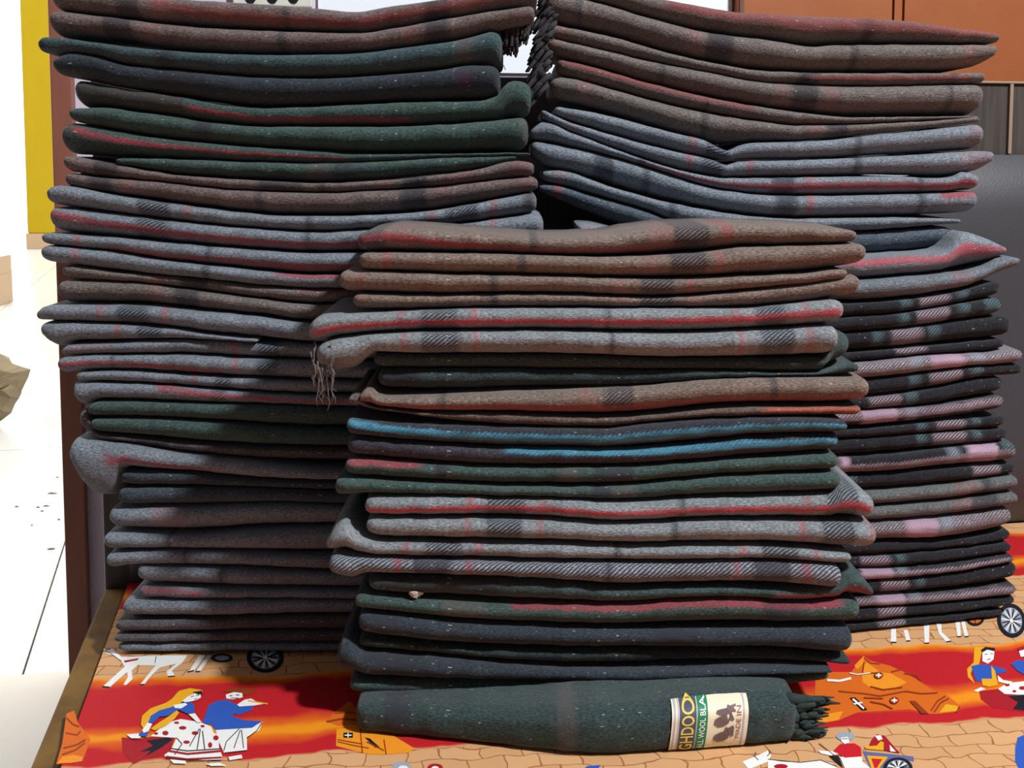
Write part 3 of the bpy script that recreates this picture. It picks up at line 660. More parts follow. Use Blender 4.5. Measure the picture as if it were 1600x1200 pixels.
row('L10', 'brown', 100, 838, [(103, 294), (187, 305), (281, 319), (375, 331), (453, 337), (556, 336), (650, 331), (712, 322), (831, 300)], b=[('D', 137, 175), ('r', 200), ('d', 405), ('D', 625, 665), ('r', 692), ('r', 820)])
row('L11', 'grey', 74, 836, [(78, 322), (125, 328), (219, 339), (312, 350), (406, 358), (500, 363), (556, 359), (650, 356), (712, 350), (831, 334)], t=[(74, 291), (90, 290), (187, 306), (281, 320), (375, 332), (453, 338), (556, 337), (650, 332), (712, 323), (831, 301)],
    b=[('H', 215, 265), ('R', 293), ('d', 483), ('R', 675), ('H', 700, 748), ('R', 770), ('g', 818, 836)], o=-.005)
row('L12', 'grey', 77, 847, [(75, 364), (156, 370), (312, 384), (406, 391), (500, 396), (847, 378)], b=[('H', 212, 262), ('d', 480), ('H', 640, 690), ('R', 770)], s=R_([(77, .3), (187, .55), (312, .65), (500, .72), (600, .7), (780, .8), (847, .85)], 77, 850, .32), o=-.004)
row('L13', 'grey', 66, 842, [(66, 383), (156, 391), (250, 406), (344, 417), (500, 430), (840, 422)], b=[('R', 120), ('d', 326)], s=R_([(156, .9), (250, .84), (344, .76), (500, .72)], 165, 842, .30), o=-.003)
row('L14', 'grey', 65, 842, [(67, 412), (94, 414), (187, 427), (312, 437), (406, 448), (500, 453), (840, 448)], b=[('R', 118), ('d', 322)], s=R_([(430, .05), (560, .16)], 430, 842, .30), o=-.004)
row('L15', 'gbrown', 93, 842, [(91, 439), (187, 441), (281, 452), (406, 469), (500, 478), (840, 474)], b=[('D', 280, 320), ('r', 240)], s=RB([(400, .1), (500, .08)], 470, 842, .28), o=.005)
row('L16', 'gbrown', 86, 842, [(87, 478), (187, 477), (312, 486), (406, 495), (481, 505), (840, 508)], b=[('r', 238), ('D', 272, 308)])
row('L17', 'grey', 60, 842, [(66, 503), (125, 505), (250, 512), (344, 525), (406, 531), (484, 537), (840, 540)], t=[(60, 484), (70, 478), (187, 478), (312, 487), (406, 496), (481, 506), (840, 509)], b=[('R', 157), ('H', 183, 232), ('R', 260)], o=-.006)
row('L18', 'grey', 64, 400, [(66, 535), (78, 547), (93, 549), (104, 538), (187, 534), (281, 530), (359, 532), (400, 534)], b=[('R', 185), ('H', 215, 252)], o=-.006)
row('L19', 'grey', 96, 842, [(97, 559), (156, 556), (281, 556), (375, 562), (484, 566), (840, 568)], t=[(96, 545), (104, 540), (187, 536), (281, 532), (359, 534), (400, 536), (484, 539), (840, 542)], b=[('r', 100, 175), ('R', 365), ('H', 400, 436)], o=.003)
row('L20', 'grey', 90, 842, [(92, 588), (119, 583), (187, 581), (281, 587), (406, 594), (484, 597), (840, 600)], b=[('d', 175), ('R', 367), ('H', 400, 432)], s=R_([(92, .42), (200, .58), (300, .8), (360, .9)], 92, 345, .32), o=-.002)
row('L21', 'grey', 119, 842, [(122, 598), (219, 600), (312, 608), (406, 614), (484, 618), (840, 622)], b=[('R', 301), ('H', 335, 362)])
row('L22', 'grey', 113, 842, [(113, 642), (128, 641), (140, 631), (156, 628), (250, 630), (375, 633), (500, 636), (840, 640)], t=[(113, 592), (119, 598), (219, 601), (312, 609), (406, 615), (484, 619), (840, 623)], b=[('H', 330, 352)], s=R_([(219, .05), (312, .28), (400, .42), (500, .5)], 245, 842, .34), o=-.003)
row('L23', 'green', 138, 842, [(141, 655), (219, 655), (344, 662), (500, 672), (840, 676)], b=[('d', 238)], o=-.004)
row('L24', 'green', 142, 842, [(147, 678), (250, 689), (344, 698), (469, 702), (840, 706)], b=[('d', 238)], o=-.002)
row('L25', 'char', 118, 842, [(118, 690), (175, 692), (280, 709), (420, 722), (535, 725), (840, 728)], t=[(118, 640), (140, 645), (143, 676), (160, 681), (250, 690), (344, 699), (469, 703), (840, 707)], b=[('D', 210, 260)], o=.006)
row('L26', 'grey', 107, 842, [(108, 745), (120, 772), (140, 790), (160, 790), (180, 762), (189, 738), (280, 740), (385, 749), (525, 752), (840, 756)], t=[(108, 692), (112, 687), (175, 693), (280, 711), (385, 723), (525, 735), (840, 738)],
    s=R_([(107, .2), (165, .25), (187, .52), (280, .7), (340, .8)], 168, 345, .22), o=-.006)
row('L27', 'navy', 187, 842, [(187, 765), (280, 764), (420, 766), (525, 770), (840, 772)], w=.3, sh=1.6)
row('L28', 'navy', 184, 842, [(185, 796), (315, 795), (420, 791), (525, 793), (840, 797)], w=.3, sh=1.8)
row('L29', 'grey', 168, 842, [(168, 836), (280, 840), (420, 832), (525, 828), (840, 838)], b=[('r', 235, 290)], o=.002)
row('L30', 'grey', 161, 842, [(164, 867), (280, 863), (490, 872), (840, 874)], b=[('d', 262)])
row('L31', 'grey', 165, 842, [(168, 897), (200, 890), (350, 891), (514, 898), (840, 900)], b=[('d', 288)])
row('L32', 'grey', 213, 842, [(217, 919), (315, 923), (525, 925), (840, 927)], t=[(213, 886), (350, 892), (514, 899), (840, 901)], b=[('d', 345)])
row('L33', 'grey', 218, 842, [(224, 939), (350, 940), (535, 940), (840, 942)], s=R_([(220, .2), (330, .2)], 218, 320, .3))
row('L34', 'grey', 192, 842, [(196, 972), (315, 970), (525, 965), (840, 966)], o=-.003)
row('L35', 'char', 180, 842, [(189, 993), (315, 992), (525, 988), (840, 988)])
row('L36', 'char', 180, 842, [(182, 1007), (315, 1007), (521, 1010), (840, 1010)])
row('L37', 'grey', 184, 842, [(189, 1031), (315, 1032), (521, 1033), (840, 1033)])
# front stack
row('F1', 'tan', 559, 1339, [(562, 395), (669, 396), (794, 398), (950, 402), (1087, 396), (1166, 387), (1259, 384), (1337, 381)], t=[(559, 364), (606, 357), (669, 360), (762, 367), (856, 373), (950, 370), (994, 362), (1072, 354), (1166, 352), (1244, 354), (1331, 360)],
    b=[('H', 556, 600), ('r', 620, 640), ('d', 834), ('r', 1015, 1052), ('H', 1054, 1110), ('R', 1130, 1145)], s=R_([(559, .32), (620, .42), (700, .66), (830, .88), (1060, .95)], 559, 1070, .34))
row('F2', 'tan', 563, 1353, [(566, 424), (700, 429), (856, 432), (1025, 436), (1150, 433), (1244, 429), (1319, 420), (1353, 414)], b=[('R', 604), ('d', 816), ('r', 1015), ('H', 1045, 1103), ('R', 1124)], o=-.004)
row('F3', 'tan', 531, 1323, [(531, 459), (669, 462), (794, 460), (950, 463), (1025, 465), (1150, 456), (1306, 439)], b=[('r', 562), ('d', 771), ('r', 968), ('H', 1000, 1055), ('R', 1080)])
row('F4', 'tan', 552, 1345, [(556, 487), (669, 485), (762, 482), (950, 482), (1150, 482), (1244, 477), (1300, 470), (1345, 466)], t=[(556, 460), (669, 463), (794, 461), (950, 464), (1025, 466), (1150, 457), (1306, 436), (1337, 430)], b=[('r', 561), ('d', 772), ('r', 970), ('H', 1000, 1055), ('r', 1085)])
row('F5', 'lgrey', 484, 1317, [(487, 540), (544, 526), (669, 518), (825, 517), (1056, 521), (1181, 515), (1306, 509)], t=[(484, 502), (506, 493), (575, 490), (669, 485), (762, 483), (950, 483), (1150, 483), (1212, 478), (1300, 469)],
    b=[('R', 626), ('H', 657, 714), ('R', 741), ('d', 949), ('R', 1150), ('H', 1180, 1226), ('R', 1257)], s=((0.52, 0.05, 0.08), .29, .25, [(490, .62), (544, .6), (669, .62), (950, .6), (1180, .46), (1310, .5)], 488, 1313), o=-.008)
row('F6', 'lgrey', 497, 1308, [(497, 580), (512, 587), (550, 581), (568, 566), (586, 552), (669, 556), (825, 556), (950, 559), (1056, 563), (1181, 563), (1306, 560)], b=[('R', 632), ('H', 661, 719), ('R', 744), ('d', 956), ('R', 1157), ('H', 1187, 1239), ('R', 1264)], o=-.010)
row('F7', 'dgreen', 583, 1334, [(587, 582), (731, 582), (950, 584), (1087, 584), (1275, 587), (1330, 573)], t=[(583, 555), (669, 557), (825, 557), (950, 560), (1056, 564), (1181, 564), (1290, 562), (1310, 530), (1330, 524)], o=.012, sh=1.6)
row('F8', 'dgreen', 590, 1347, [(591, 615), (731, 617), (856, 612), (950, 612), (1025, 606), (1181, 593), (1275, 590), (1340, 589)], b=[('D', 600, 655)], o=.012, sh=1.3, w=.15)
row('F9', 'tan', 564, 1359, [(569, 632), (669, 645), (794, 648), (950, 654), (1025, 649), (1150, 638), (1275, 637), (1353, 634)], t=[(564, 614), (575, 609), (590, 620), (606, 623), (700, 620), (825, 615), (994, 607), (1119, 596), (1200, 593), (1275, 592), (1350, 593)],
    b=[('d', 692), ('r', 900, 930), ('H', 943, 990), ('d', 1210)], s=R_([(566, .7), (669, .72), (794, .76), (950, .82), (1050, .9), (1350, .96)], 564, 1359, .34), o=-.004)
row('F10', 'tan', 545, 1347, [(547, 635), (637, 649), (731, 663), (856, 670), (950, 671), (994, 665), (1119, 655), (1244, 653), (1344, 654)], t=[(545, 622), (556, 620), (575, 634), (669, 646), (794, 649), (950, 655), (1025, 650), (1150, 639), (1275, 638), (1345, 637)],
    b=[('d', 680)], s=((0.40, 0.10, 0.06), .6, 0, [(1190, .35), (1340, .4)], 1195, 1350), o=.004, sh=.6)
row('F11', 'black', 543, 1321, [(544, 684), (669, 696), (794, 702), (950, 704), (1056, 698), (1181, 684), (1319, 677)], t=[(543, 654), (560, 657), (637, 664), (731, 667), (856, 671), (950, 672), (994, 666), (1119, 656), (1244, 654), (1320, 658)],
    s=(BLUE, .40, .18, [(545, .22), (637, .38), (762, .48), (950, .5), (1025, .52), (1181, .50), (1320, .42)], 540, 1325), o=-.004, sh=2.2)
row('F12', 'purp', 543, 1311, [(540, 720), (667, 728), (792, 734), (980, 733), (1025, 730), (1181, 720), (1303, 712)], s=(BLUE, .36, .18, [(780, .02), (860, .1), (980, .16), (1150, .30), (1228, .42), (1310, .42)], 790, 1315), sh=.8)
row('F13', 'green', 540, 1311, [(542, 750), (699, 759), (855, 764), (980, 761), (1025, 758), (1150, 747), (1306, 741)], b=[('n', 870, 905), ('D', 680, 700), ('D', 930, 990)], s=R_([(540, .12), (620, .08), (660, .02)], 540, 655, .3))
row('F14', 'green', 524, 1313, [(527, 784), (574, 777), (730, 777), (855, 780), (980, 787), (994, 787), (1087, 781), (1212, 777), (1309, 773)], b=[('D', 925, 957), ('n', 960, 992)])
row('F15', 'lgrey', 572, 1366, [(574, 811), (699, 812), (824, 814), (980, 820), (1119, 816), (1275, 817), (1362, 820)], t=[(574, 779), (730, 778), (855, 781), (980, 788), (1087, 782), (1212, 778), (1300, 774), (1316, 764), (1340, 766), (1358, 776)],
    b=[('R', 735), ('H', 760, 820), ('R', 849), ('d', 1067), ('R', 1262), ('H', 1290, 1340)], s=((0.50, 0.05, 0.075), .28, .2, [(574, .68), (730, .52), (855, .48), (980, .46), (1056, .48), (1244, .52), (1360, .50)], 572, 1366), o=-.004)
row('F16', 'lgrey', 574, 1368, [(574, 840), (600, 847), (730, 848), (855, 850), (980, 855), (1181, 853), (1337, 866)], b=[('R', 731), ('H', 758, 816), ('R', 843), ('d', 1054), ('R', 1254), ('H', 1283, 1334), ('R', 1362)], o=-.006)
row('F17', 'lgrey', 512, 1329, [(515, 868), (605, 872), (730, 877), (980, 881), (1056, 880), (1181, 877), (1322, 884)], t=[(512, 838), (526, 824), (540, 818), (552, 832), (575, 843), (600, 849), (730, 849), (855, 851), (980, 856), (1181, 854), (1322, 865)],
    b=[('R', 636), ('H', 663, 721), ('R', 748), ('d', 965), ('R', 1160), ('H', 1190, 1249), ('R', 1275)], o=-.004)
row('F18', 'tw', 516, 1313, [(519, 906), (549, 912), (574, 901), (699, 903), (855, 911), (980, 922), (1119, 919), (1244, 922), (1309, 930)], b=[('R', 622), ('D', 646, 706), ('R', 733), ('D', 944, 956), ('R', 1150), ('D', 1176, 1233), ('R', 1259)], w=.85, o=-.007)
row('F19', 'dgreen', 577, 1367, [(574, 934), (667, 944), (824, 951), (980, 951), (1056, 942), (1150, 939), (1244, 947), (1366, 942)], t=[(577, 903), (699, 904), (855, 912), (980, 923), (1119, 920), (1244, 923), (1311, 916), (1330, 900), (1350, 905), (1366, 922)],
    b=[('D', 590, 780)], s=R_([(1180, .3), (1244, .55), (1300, .7), (1366, .62)], 1215, 1367, .3), sh=1.7, o=.003)
row('F20', 'green', 555, 1347, [(558, 962), (761, 981), (980, 989), (1087, 989), (1344, 987)], b=[('D', 1192, 1250), ('n', 690, 760)], s=R_([(800, .02), (1100, .1), (1250, .1), (1340, .03)], 800, 1320, .2))
row('F21', 'navy', 560, 1335, [(564, 1005), (730, 1022), (886, 1025), (980, 1024), (1203, 1026), (1327, 1040)], b=[('D', 580, 620), ('D', 1025, 1090)], w=.35, sh=1.25, o=.002)
row('F22', 'dgreen', 560, 1333, [(561, 1025), (730, 1039), (855, 1050), (980, 1053), (1203, 1048), (1327, 1050)], o=.014)
row('F23', 'navy', 525, 1300, [(539, 1072), (730, 1075), (855, 1073), (980, 1073), (1119, 1066), (1284, 1056)], t=[(525, 1014), (540, 1008), (556, 1020), (563, 1027), (730, 1041), (855, 1052), (980, 1055), (1203, 1050), (1300, 1051)], b=[('D', 585, 650)], w=.3, sh=1.1, o=.003)
row('F24', 'green', 545, 1300, [(555, 1100), (730, 1109), (855, 1114), (980, 1111), (1119, 1094), (1259, 1086), (1296, 1080)], b=[('n', 620, 690)], o=.012)
row('F25', 'dgreen', 557, 1246, [(567, 1147), (636, 1153), (792, 1170), (949, 1185), (1048, 1179), (1175, 1168), (1260, 1160)], b=[('D', 600, 640), ('n', 870, 900)], ground=True, sh=1.35)
# right stack, upper brown and grey part
row('U0', 'gbrown', 872, 1562, [(872, -14), (937, 1), (1019, 25), (1128, 50), (1200, 58), (1275, 69), (1306, 67), (1416, 66), (1559, 67)], t=[(872, -44), (980, -14), (1070, 2), (1162, 17), (1275, 23), (1412, 30), (1494, 42), (1561, 51)],
    b=[('D', 1350, 1368)], s=RB([(960, .2), (1162, .22), (1275, .35), (1412, .36), (1560, .2)], 1040, 1562, .5), o=.0)
row('U1', 'gbrown', 852, 1557, [(856, 33), (956, 53), (1050, 80), (1200, 108), (1337, 112), (1462, 111), (1525, 104), (1556, 90)], t=[(852, -18), (937, 2), (1019, 27), (1128, 52), (1200, 60), (1275, 71), (1306, 69), (1416, 68), (1556, 69)], b=[('d', 905), ('r', 1085), ('D', 1105, 1145), ('d', 1335), ('r', 1515)], o=-.004)
row('U2', 'gbrown', 856, 1543, [(859, 58), (925, 73), (1019, 95), (1112, 112), (1200, 128), (1337, 134), (1540, 130)], t=[(856, 35), (956, 55), (1050, 82), (1200, 109), (1337, 113), (1462, 112), (1540, 112)], b=[('r', 856, 890), ('D', 1250, 1285), ('d', 1496)], s=RB([(856, .2), (1000, .15), (1300, .45), (1520, .5)], 1270, 1520, .4), o=.006)
row('U3', 'gbrown', 857, 1541, [(856, 81), (925, 100), (1019, 128), (1112, 150), (1200, 166), (1244, 172), (1337, 181), (1534, 180)], b=[('r', 858, 872), ('d', 1036), ('r', 1220), ('D', 1238, 1280), ('r', 1300), ('d', 1486)], o=.0)
row('U4', 'gbrown', 872, 1530, [(875, 117), (956, 137), (1050, 162), (1200, 189), (1244, 194), (1337, 193), (1380, 191), (1462, 187), (1530, 184)], t=[(872, 88), (925, 102), (1019, 129), (1112, 151), (1200, 167), (1244, 173), (1337, 182), (1530, 181)], b=[('d', 1106)], s=RB([(875, .22), (1000, .2), (1200, .2)], 875, 1180, .4), o=.006)
row('U5', 'gbrown', 862, 1532, [(862, 150), (956, 175), (1050, 203), (1137, 224), (1166, 222), (1275, 219), (1369, 209), (1462, 200), (1531, 191)], t=[(862, 122), (875, 119), (956, 138), (1050, 163), (1200, 190), (1244, 195), (1337, 194), (1380, 192), (1462, 188), (1530, 182)], b=[('r', 915), ('d', 1102), ('r', 1275), ('D', 1293, 1328)], o=.003)
row('U6', 'grey', 869, 1538, [(869, 181), (956, 209), (1050, 234), (1137, 251), (1150, 250), (1275, 248), (1400, 242), (1534, 234)], t=[(869, 166), (900, 170), (956, 181), (1050, 206), (1100, 218), (1128, 232), (1142, 236), (1156, 228), (1175, 223), (1275, 220), (1369, 210), (1462, 201), (1531, 193)], b=[('R', 1082), ('H', 1104, 1140), ('d', 1342), ('r', 1526)], o=-.003)
row('U7', 'grey', 848, 1552, [(850, 188), (894, 206), (987, 241), (1081, 269), (1137, 277), (1306, 275), (1400, 274), (1462, 276), (1490, 277), (1528, 270), (1550, 258)], t=[(848, 170), (869, 182), (956, 210), (1050, 235), (1115, 250), (1137, 258), (1155, 252), (1275, 249), (1400, 243), (1534, 235)], b=[('r', 885, 905), ('R', 1077), ('H', 1094, 1130), ('R', 1171), ('d', 1340), ('r', 1500, 1550)], o=-.004)
row('U8', 'grey', 831, 1528, [(834, 219), (925, 236), (1019, 262), (1112, 292), (1200, 305), (1244, 306), (1400, 303), (1525, 298)], t=[(831, 200), (848, 190), (894, 207), (987, 242), (1081, 270), (1137, 278), (1306, 276), (1400, 275), (1462, 278), (1490, 276), (1505, 268), (1525, 272)], b=[('d', 1003), ('D', 1205, 1243), ('R', 1266), ('d', 1438)], s=R_([(990, .85), (1050, .68), (1120, .58), (1200, .56), (1300, .55), (1527, .60)], 1000, 1528, .36), o=-.005)
row('U9', 'grey', 832, 1528, [(837, 250), (856, 263), (925, 280), (956, 291), (1050, 316), (1200, 339), (1244, 341), (1400, 339), (1522, 334)], b=[('D', 930, 960), ('d', 1010), ('D', 1212, 1245), ('R', 1266), ('d', 1440)], s=R_([(1440, .1), (1527, .12)], 1470, 1528, .3), o=-.004)
row('U10', 'grey', 850, 1500, [(850, 284), (925, 303), (1019, 331), (1069, 352), (1200, 364), (1337, 362), (1494, 350)], b=[('r', 865, 882), ('d', 1052)], t=[(850, 266), (870, 266), (956, 292), (1050, 317), (1200, 340), (1244, 342), (1400, 340), (1494, 342)], o=.0)
row('U11', 'blue', 845, 1492, [(845, 300), (862, 308), (925, 334), (972, 352), (1100, 385), (1352, 403), (1425, 398), (1489, 391)], t=[(845, 289), (860, 289), (925, 305), (1019, 333), (1069, 354), (1200, 366), (1337, 364), (1440, 358), (1489, 354)], b=[('R', 872)], o=.004)
row('R12', 'grey', 909, 1575, [(910, 372), (1100, 420), (1346, 438), (1425, 432), (1512, 425), (1550, 414), (1574, 402)], t=[(909, 354), (935, 356), (980, 366), (1100, 394), (1352, 405), (1425, 400), (1480, 394), (1498, 374), (1510, 362), (1540, 370), (1574, 386)], s=((0.40, 0.075, 0.10), .32, .1, [(909, .25), (1352, .22), (1425, .2), (1498, .45), (1540, .50), (1574, .3)], 909, 1575), o=.004)
row('R13', 'grey', 1150, 1595, [(1100, 450), (1323, 474), (1425, 467), (1512, 452), (1571, 429), (1594, 417)], t=[(1100, 421), (1346, 439), (1425, 433), (1512, 426), (1545, 416), (1568, 402), (1585, 402)], b=[('r', 1490, 1520)], sh=.8)
# right stack, lower black and pink part
PKS = lambda path, x0, x1, w=.42: (PINK, w, .62, path, x0, x1)
row('R14', 'black', 1150, 1567, [(1100, 505), (1317, 498), (1396, 493), (1483, 480), (1566, 466)], t=[(1100, 470), (1317, 476), (1425, 469), (1489, 460), (1540, 447), (1566, 441)], b=[('T', 1418), ('p', 1440, 1487), ('T', 1508)], o=.004)
row('R15', 'black', 1150, 1567, [(1100, 530), (1323, 522), (1425, 514), (1512, 502), (1565, 496)], b=[('T', 1415), ('p', 1435, 1484), ('T', 1508), ('T', 1540, 1567)])
row('R16', 'black', 1150, 1583, [(1100, 560), (1335, 553), (1454, 543), (1582, 531)], b=[('T', 1373), ('p', 1395, 1444), ('T', 1462)], o=.002)
row('R17', 'black', 1150, 1572, [(1100, 575), (1337, 568), (1454, 556), (1540, 552), (1571, 549)], b=[('p', 1404, 1450)], o=.006)
row('R18', 'pk', 1150, 1595, [(1100, 610), (1352, 595), (1454, 584), (1542, 572), (1594, 570)], t=[(1100, 578), (1337, 569), (1454, 557), (1542, 553), (1580, 547), (1594, 545)], b=[('B', 1432), ('P', 1455, 1506), ('B', 1526)], w=.62, o=-.006)
row('R19', 'black', 1150, 1598, [(1100, 630), (1358, 623), (1454, 610), (1542, 592), (1597, 589)], b=[('T', 1430), ('p', 1455, 1504), ('T', 1526)])
row('R20', 'black', 1150, 1569, [(1100, 655), (1349, 643), (1454, 636), (1568, 618)], b=[('p', 1358, 1408), ('T', 1425)])
row('R21', 'black', 1150, 1568, [(1100, 680), (1337, 671), (1454, 660), (1568, 643)], b=[('P', 1348, 1404), ('B', 1425)], s=PKS([(1340, .32), (1450, .30), (1568, .35)], 1300, 1568, .55), o=-.004)
row('R22', 'black', 1150, 1572, [(1100, 700), (1317, 689), (1454, 680), (1571, 672)], t=[(1100, 681), (1337, 673), (1454, 662), (1571, 652)], b=[('T', 1442), ('p', 1464, 1511), ('T', 1528)], o=.003)
row('R23', 'black', 1150, 1575, [(1100, 725), (1308, 718), (1396, 712), (1512, 699), (1574, 692)], b=[('T', 1442), ('p', 1461, 1511), ('T', 1528)])
row('R24', 'black', 1150, 1589, [(1100, 755), (1314, 746), (1396, 742), (1483, 734), (1588, 728)], b=[('P', 1313, 1326), ('B', 1490), ('P', 1512, 1559), ('T', 1565, 1589)], s=PKS([(1310, .62), (1400, .65), (1483, .62), (1588, .62)], 1300, 1589, .55), o=-.004)
row('R25', 'black', 1150, 1589, [(1100, 780), (1352, 771), (1454, 762), (1588, 745)], b=[('T', 1330), ('p', 1522, 1566)])
row('R26', 'mgrey', 1150, 1591, [(1100, 805), (1367, 794), (1483, 784), (1585, 771)], b=[('r', 1490, 1532), ('D', 1534, 1550)], o=-.003)
row('R27', 'mgrey', 1150, 1590, [(1100, 830), (1361, 819), (1454, 813), (1588, 794)], b=[('r', 1490, 1515), ('D', 1517, 1558)], o=-.003)
row('R28', 'pk', 1150, 1582, [(1100, 860), (1367, 851), (1454, 851), (1542, 841), (1580, 832)], b=[('P', 1418, 1464), ('B', 1479)], w=.62, o=-.003, sh=.85)
row('R29', 'black', 1150, 1582, [(1100, 880), (1352, 874), (1454, 867), (1580, 852)], o=.006)
row('R30', 'black', 1150, 1582, [(1100, 900), (1349, 893), (1454, 887), (1580, 869)], b=[('p', 1348, 1393), ('T', 1410)], o=.002)
row('R31', 'black', 1150, 1583, [(1100, 918), (1349, 911), (1454, 902), (1581, 882)], b=[('P', 1346, 1396), ('B', 1410)], s=PKS([(1340, .4), (1581, .42)], 1300, 1583, .6), o=-.003)
row('R32', 'black', 1150, 1591, [(1100, 945), (1367, 936), (1454, 930), (1590, 914)], b=[('p', 1380, 1422), ('T', 1440)])
row('R33', 'black', 1150, 1586, [(1100, 960), (1367, 952), (1483, 944), (1585, 933)], b=[('P', 1369, 1415), ('B', 1430)], s=PKS([(1340, .4), (1581, .42)], 1300, 1586, .7), o=-.003)
row('R34', 'black', 1150, 1586, [(1100, 985), (1332, 978), (1454, 967), (1585, 952)], b=[('p', 1374, 1416)])
row('R35', 'black', 1150, 1566, [(1100, 1002), (1332, 997), (1454, 985), (1559, 974)], b=[('p', 1374, 1416)])

B_ = [  # (folds, label)
 ('L1 L2', 'brown wool blanket with red stripe, topmost of the left stack'),
 ('L3 L4', 'dark teal and navy wool blanket, second from top of the left stack'),
 ('L5 L6', 'dark green wool blanket, third from top of the left stack, right end turned up'),
 ('L7 L8', 'dark green blanket with thin red line, fourth from top of the left stack'),
 ('L9 L10', 'thin brown plaid blanket under the green ones, fifth from top of the left stack'),
 ('L11 L12', 'blue-grey plaid blanket with red stripe, sixth from top of the left stack'),
 ('L13 L14', 'blue-grey blanket with red lower line, seventh from top of the left stack'),
 ('L15 L16', 'brown-grey blanket between blue-grey ones, eighth from top of the left stack'),
 ('L17 L18', 'blue-grey blanket jutting out furthest at the left edge of the left stack'),
 ('L19 L20', 'purplish grey blanket with red line, tenth from top of the left stack'),
 ('L21 L22', 'purplish grey blanket resting directly on the green pair in the left stack'),
 ('L23 L24', 'dark green blanket in the lower half of the left stack'),
 ('L25 L26', 'grey blanket with red stripe whose corner hangs down at the left'),
 ('L27 L28', 'dark navy twill blanket just below the hanging corner in the left stack'),
 ('L29', 'single dark grey fold below the navy twill blanket in the left stack'),
 ('L30 L31', 'dark grey blanket, fourth from the bottom of the left stack'),
 ('L32 L33', 'dark grey set-back blanket, third from the bottom of the left stack'),
 ('L34 L35', 'grey blanket with lit left end, second from the bottom of the left stack'),
 ('L36 L37', 'dark grey blanket lying on the sheet at the bottom of the left stack'),
 ('F1 F2', 'tan plaid blanket with red stripe on top of the front stack'),
 ('F3 F4', 'tan plaid blanket second from top of the front stack'),
 ('F5 F6', 'light grey plaid blanket with bright red stripe and fringed drooping left end'),
 ('F7 F8', 'very dark green blanket shaded beneath the light grey fringed blanket, front stack'),
 ('F9 F10', 'tan blanket with red lower edge in the middle of the front stack'),
 ('F11 F12', 'black and navy blanket with two bright blue stripes, front stack'),
 ('F13 F14', 'green blanket directly below the blue striped one in the front stack'),
 ('F15 F16', 'light grey plaid blanket with red stripe in the lower half of the front stack'),
 ('F17 F18', 'grey blanket with dark diagonal twill lower fold and upturned left end'),
 ('F19 F20', 'green blanket with red lines and small white tag, front stack'),
 ('F21 F22', 'navy twill blanket third from the bottom of the front stack'),
 ('F23 F24', 'navy and green blanket lying on the one with the paper label'),
 ('F25', 'dark green blanket with paper label and ragged end, bottom of the front stack'),
 ('U0 U1', 'brown blanket with red stripe on top of the right stack'),
 ('U2 U3', 'brown blanket second from top of the right stack'),
 ('U4 U5', 'brown blanket third from top, lying on the blue-grey ones of the right stack'),
 ('U6 U7', 'blue-grey blanket pinched in the middle, upper right stack'),
 ('U8 U9', 'blue-grey blanket with long red stripe in the upper right stack'),
 ('U10 U11', 'blue-grey blanket sloping behind the top of the front stack'),
 ('R12 R13', 'grey blanket with pink-red stripe and looped right end, right stack'),
 ('R14 R15', 'black blanket with pink hatched checks just below the looped grey one'),
 ('R16 R17', 'black pink-checked blanket second of the black ones from above, right stack'),
 ('R18 R19', 'pink-grey twill blanket with solid pink square over black fold, jutting right'),
 ('R20 R21', 'black blanket with pink twill lower fold beside the tan blanket of the front stack'),
 ('R22 R23', 'black blanket with two pink hatched checks beside the blue stripes'),
 ('R24 R25', 'black blanket with pink twill stripe directly above the plain grey one'),
 ('R26 R27', 'plain grey-green blanket among the black ones in the lower right stack'),
 ('R28 R29', 'pink-grey twill blanket with pink square directly below the plain grey one'),
 ('R30 R31', 'black blanket with pink twill stripe, third from the bottom of the right stack'),
 ('R32 R33', 'black blanket with pink twill stripe, second from the bottom of the right stack'),
 ('R34 R35', 'black blanket lying on the sheet at the bottom of the right stack'),
]
order = list(ROWS); FO, BL = {}, {}
for folds, label in B_:
    ks = folds.split(); st_ = ks[0][0]
    low = ROWS[ks[-1]]; bp = on_plane((low[1] + low[2]) / 2, curve_fn(low[3])((low[1] + low[2]) / 2), *PL[st_])
    grp = {'L': 'blankets of the left stack', 'F': 'blankets of the front stack', 'R': 'blankets of the right stack', 'U': 'blankets of the right stack'}[st_]
    e = thing('wool_blanket', label, 'blanket', Vector((bp.x, bp.y + 0.08, max(0, bp.z))), grp); BL[ks[0]] = e
    for k in ks:
        base, l, r, bot, kw = ROWS[k]; i = order.index(k)
        top = kw.get('t') or ROWS[order[i - 1]][3]
        rs = random.Random(k); off = kw.get('o', rs.uniform(-0.002, 0.003))
        fo = Fold(PL[st_], l, r, top, bot, off, DEP[st_] - off, 1.0 + i * 0.37, kw.get('ground', False))
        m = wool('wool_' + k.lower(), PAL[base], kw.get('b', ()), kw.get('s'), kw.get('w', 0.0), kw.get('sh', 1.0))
        FO[k] = fo; BL[k] = fo.build(e, m, kw.get('s'))

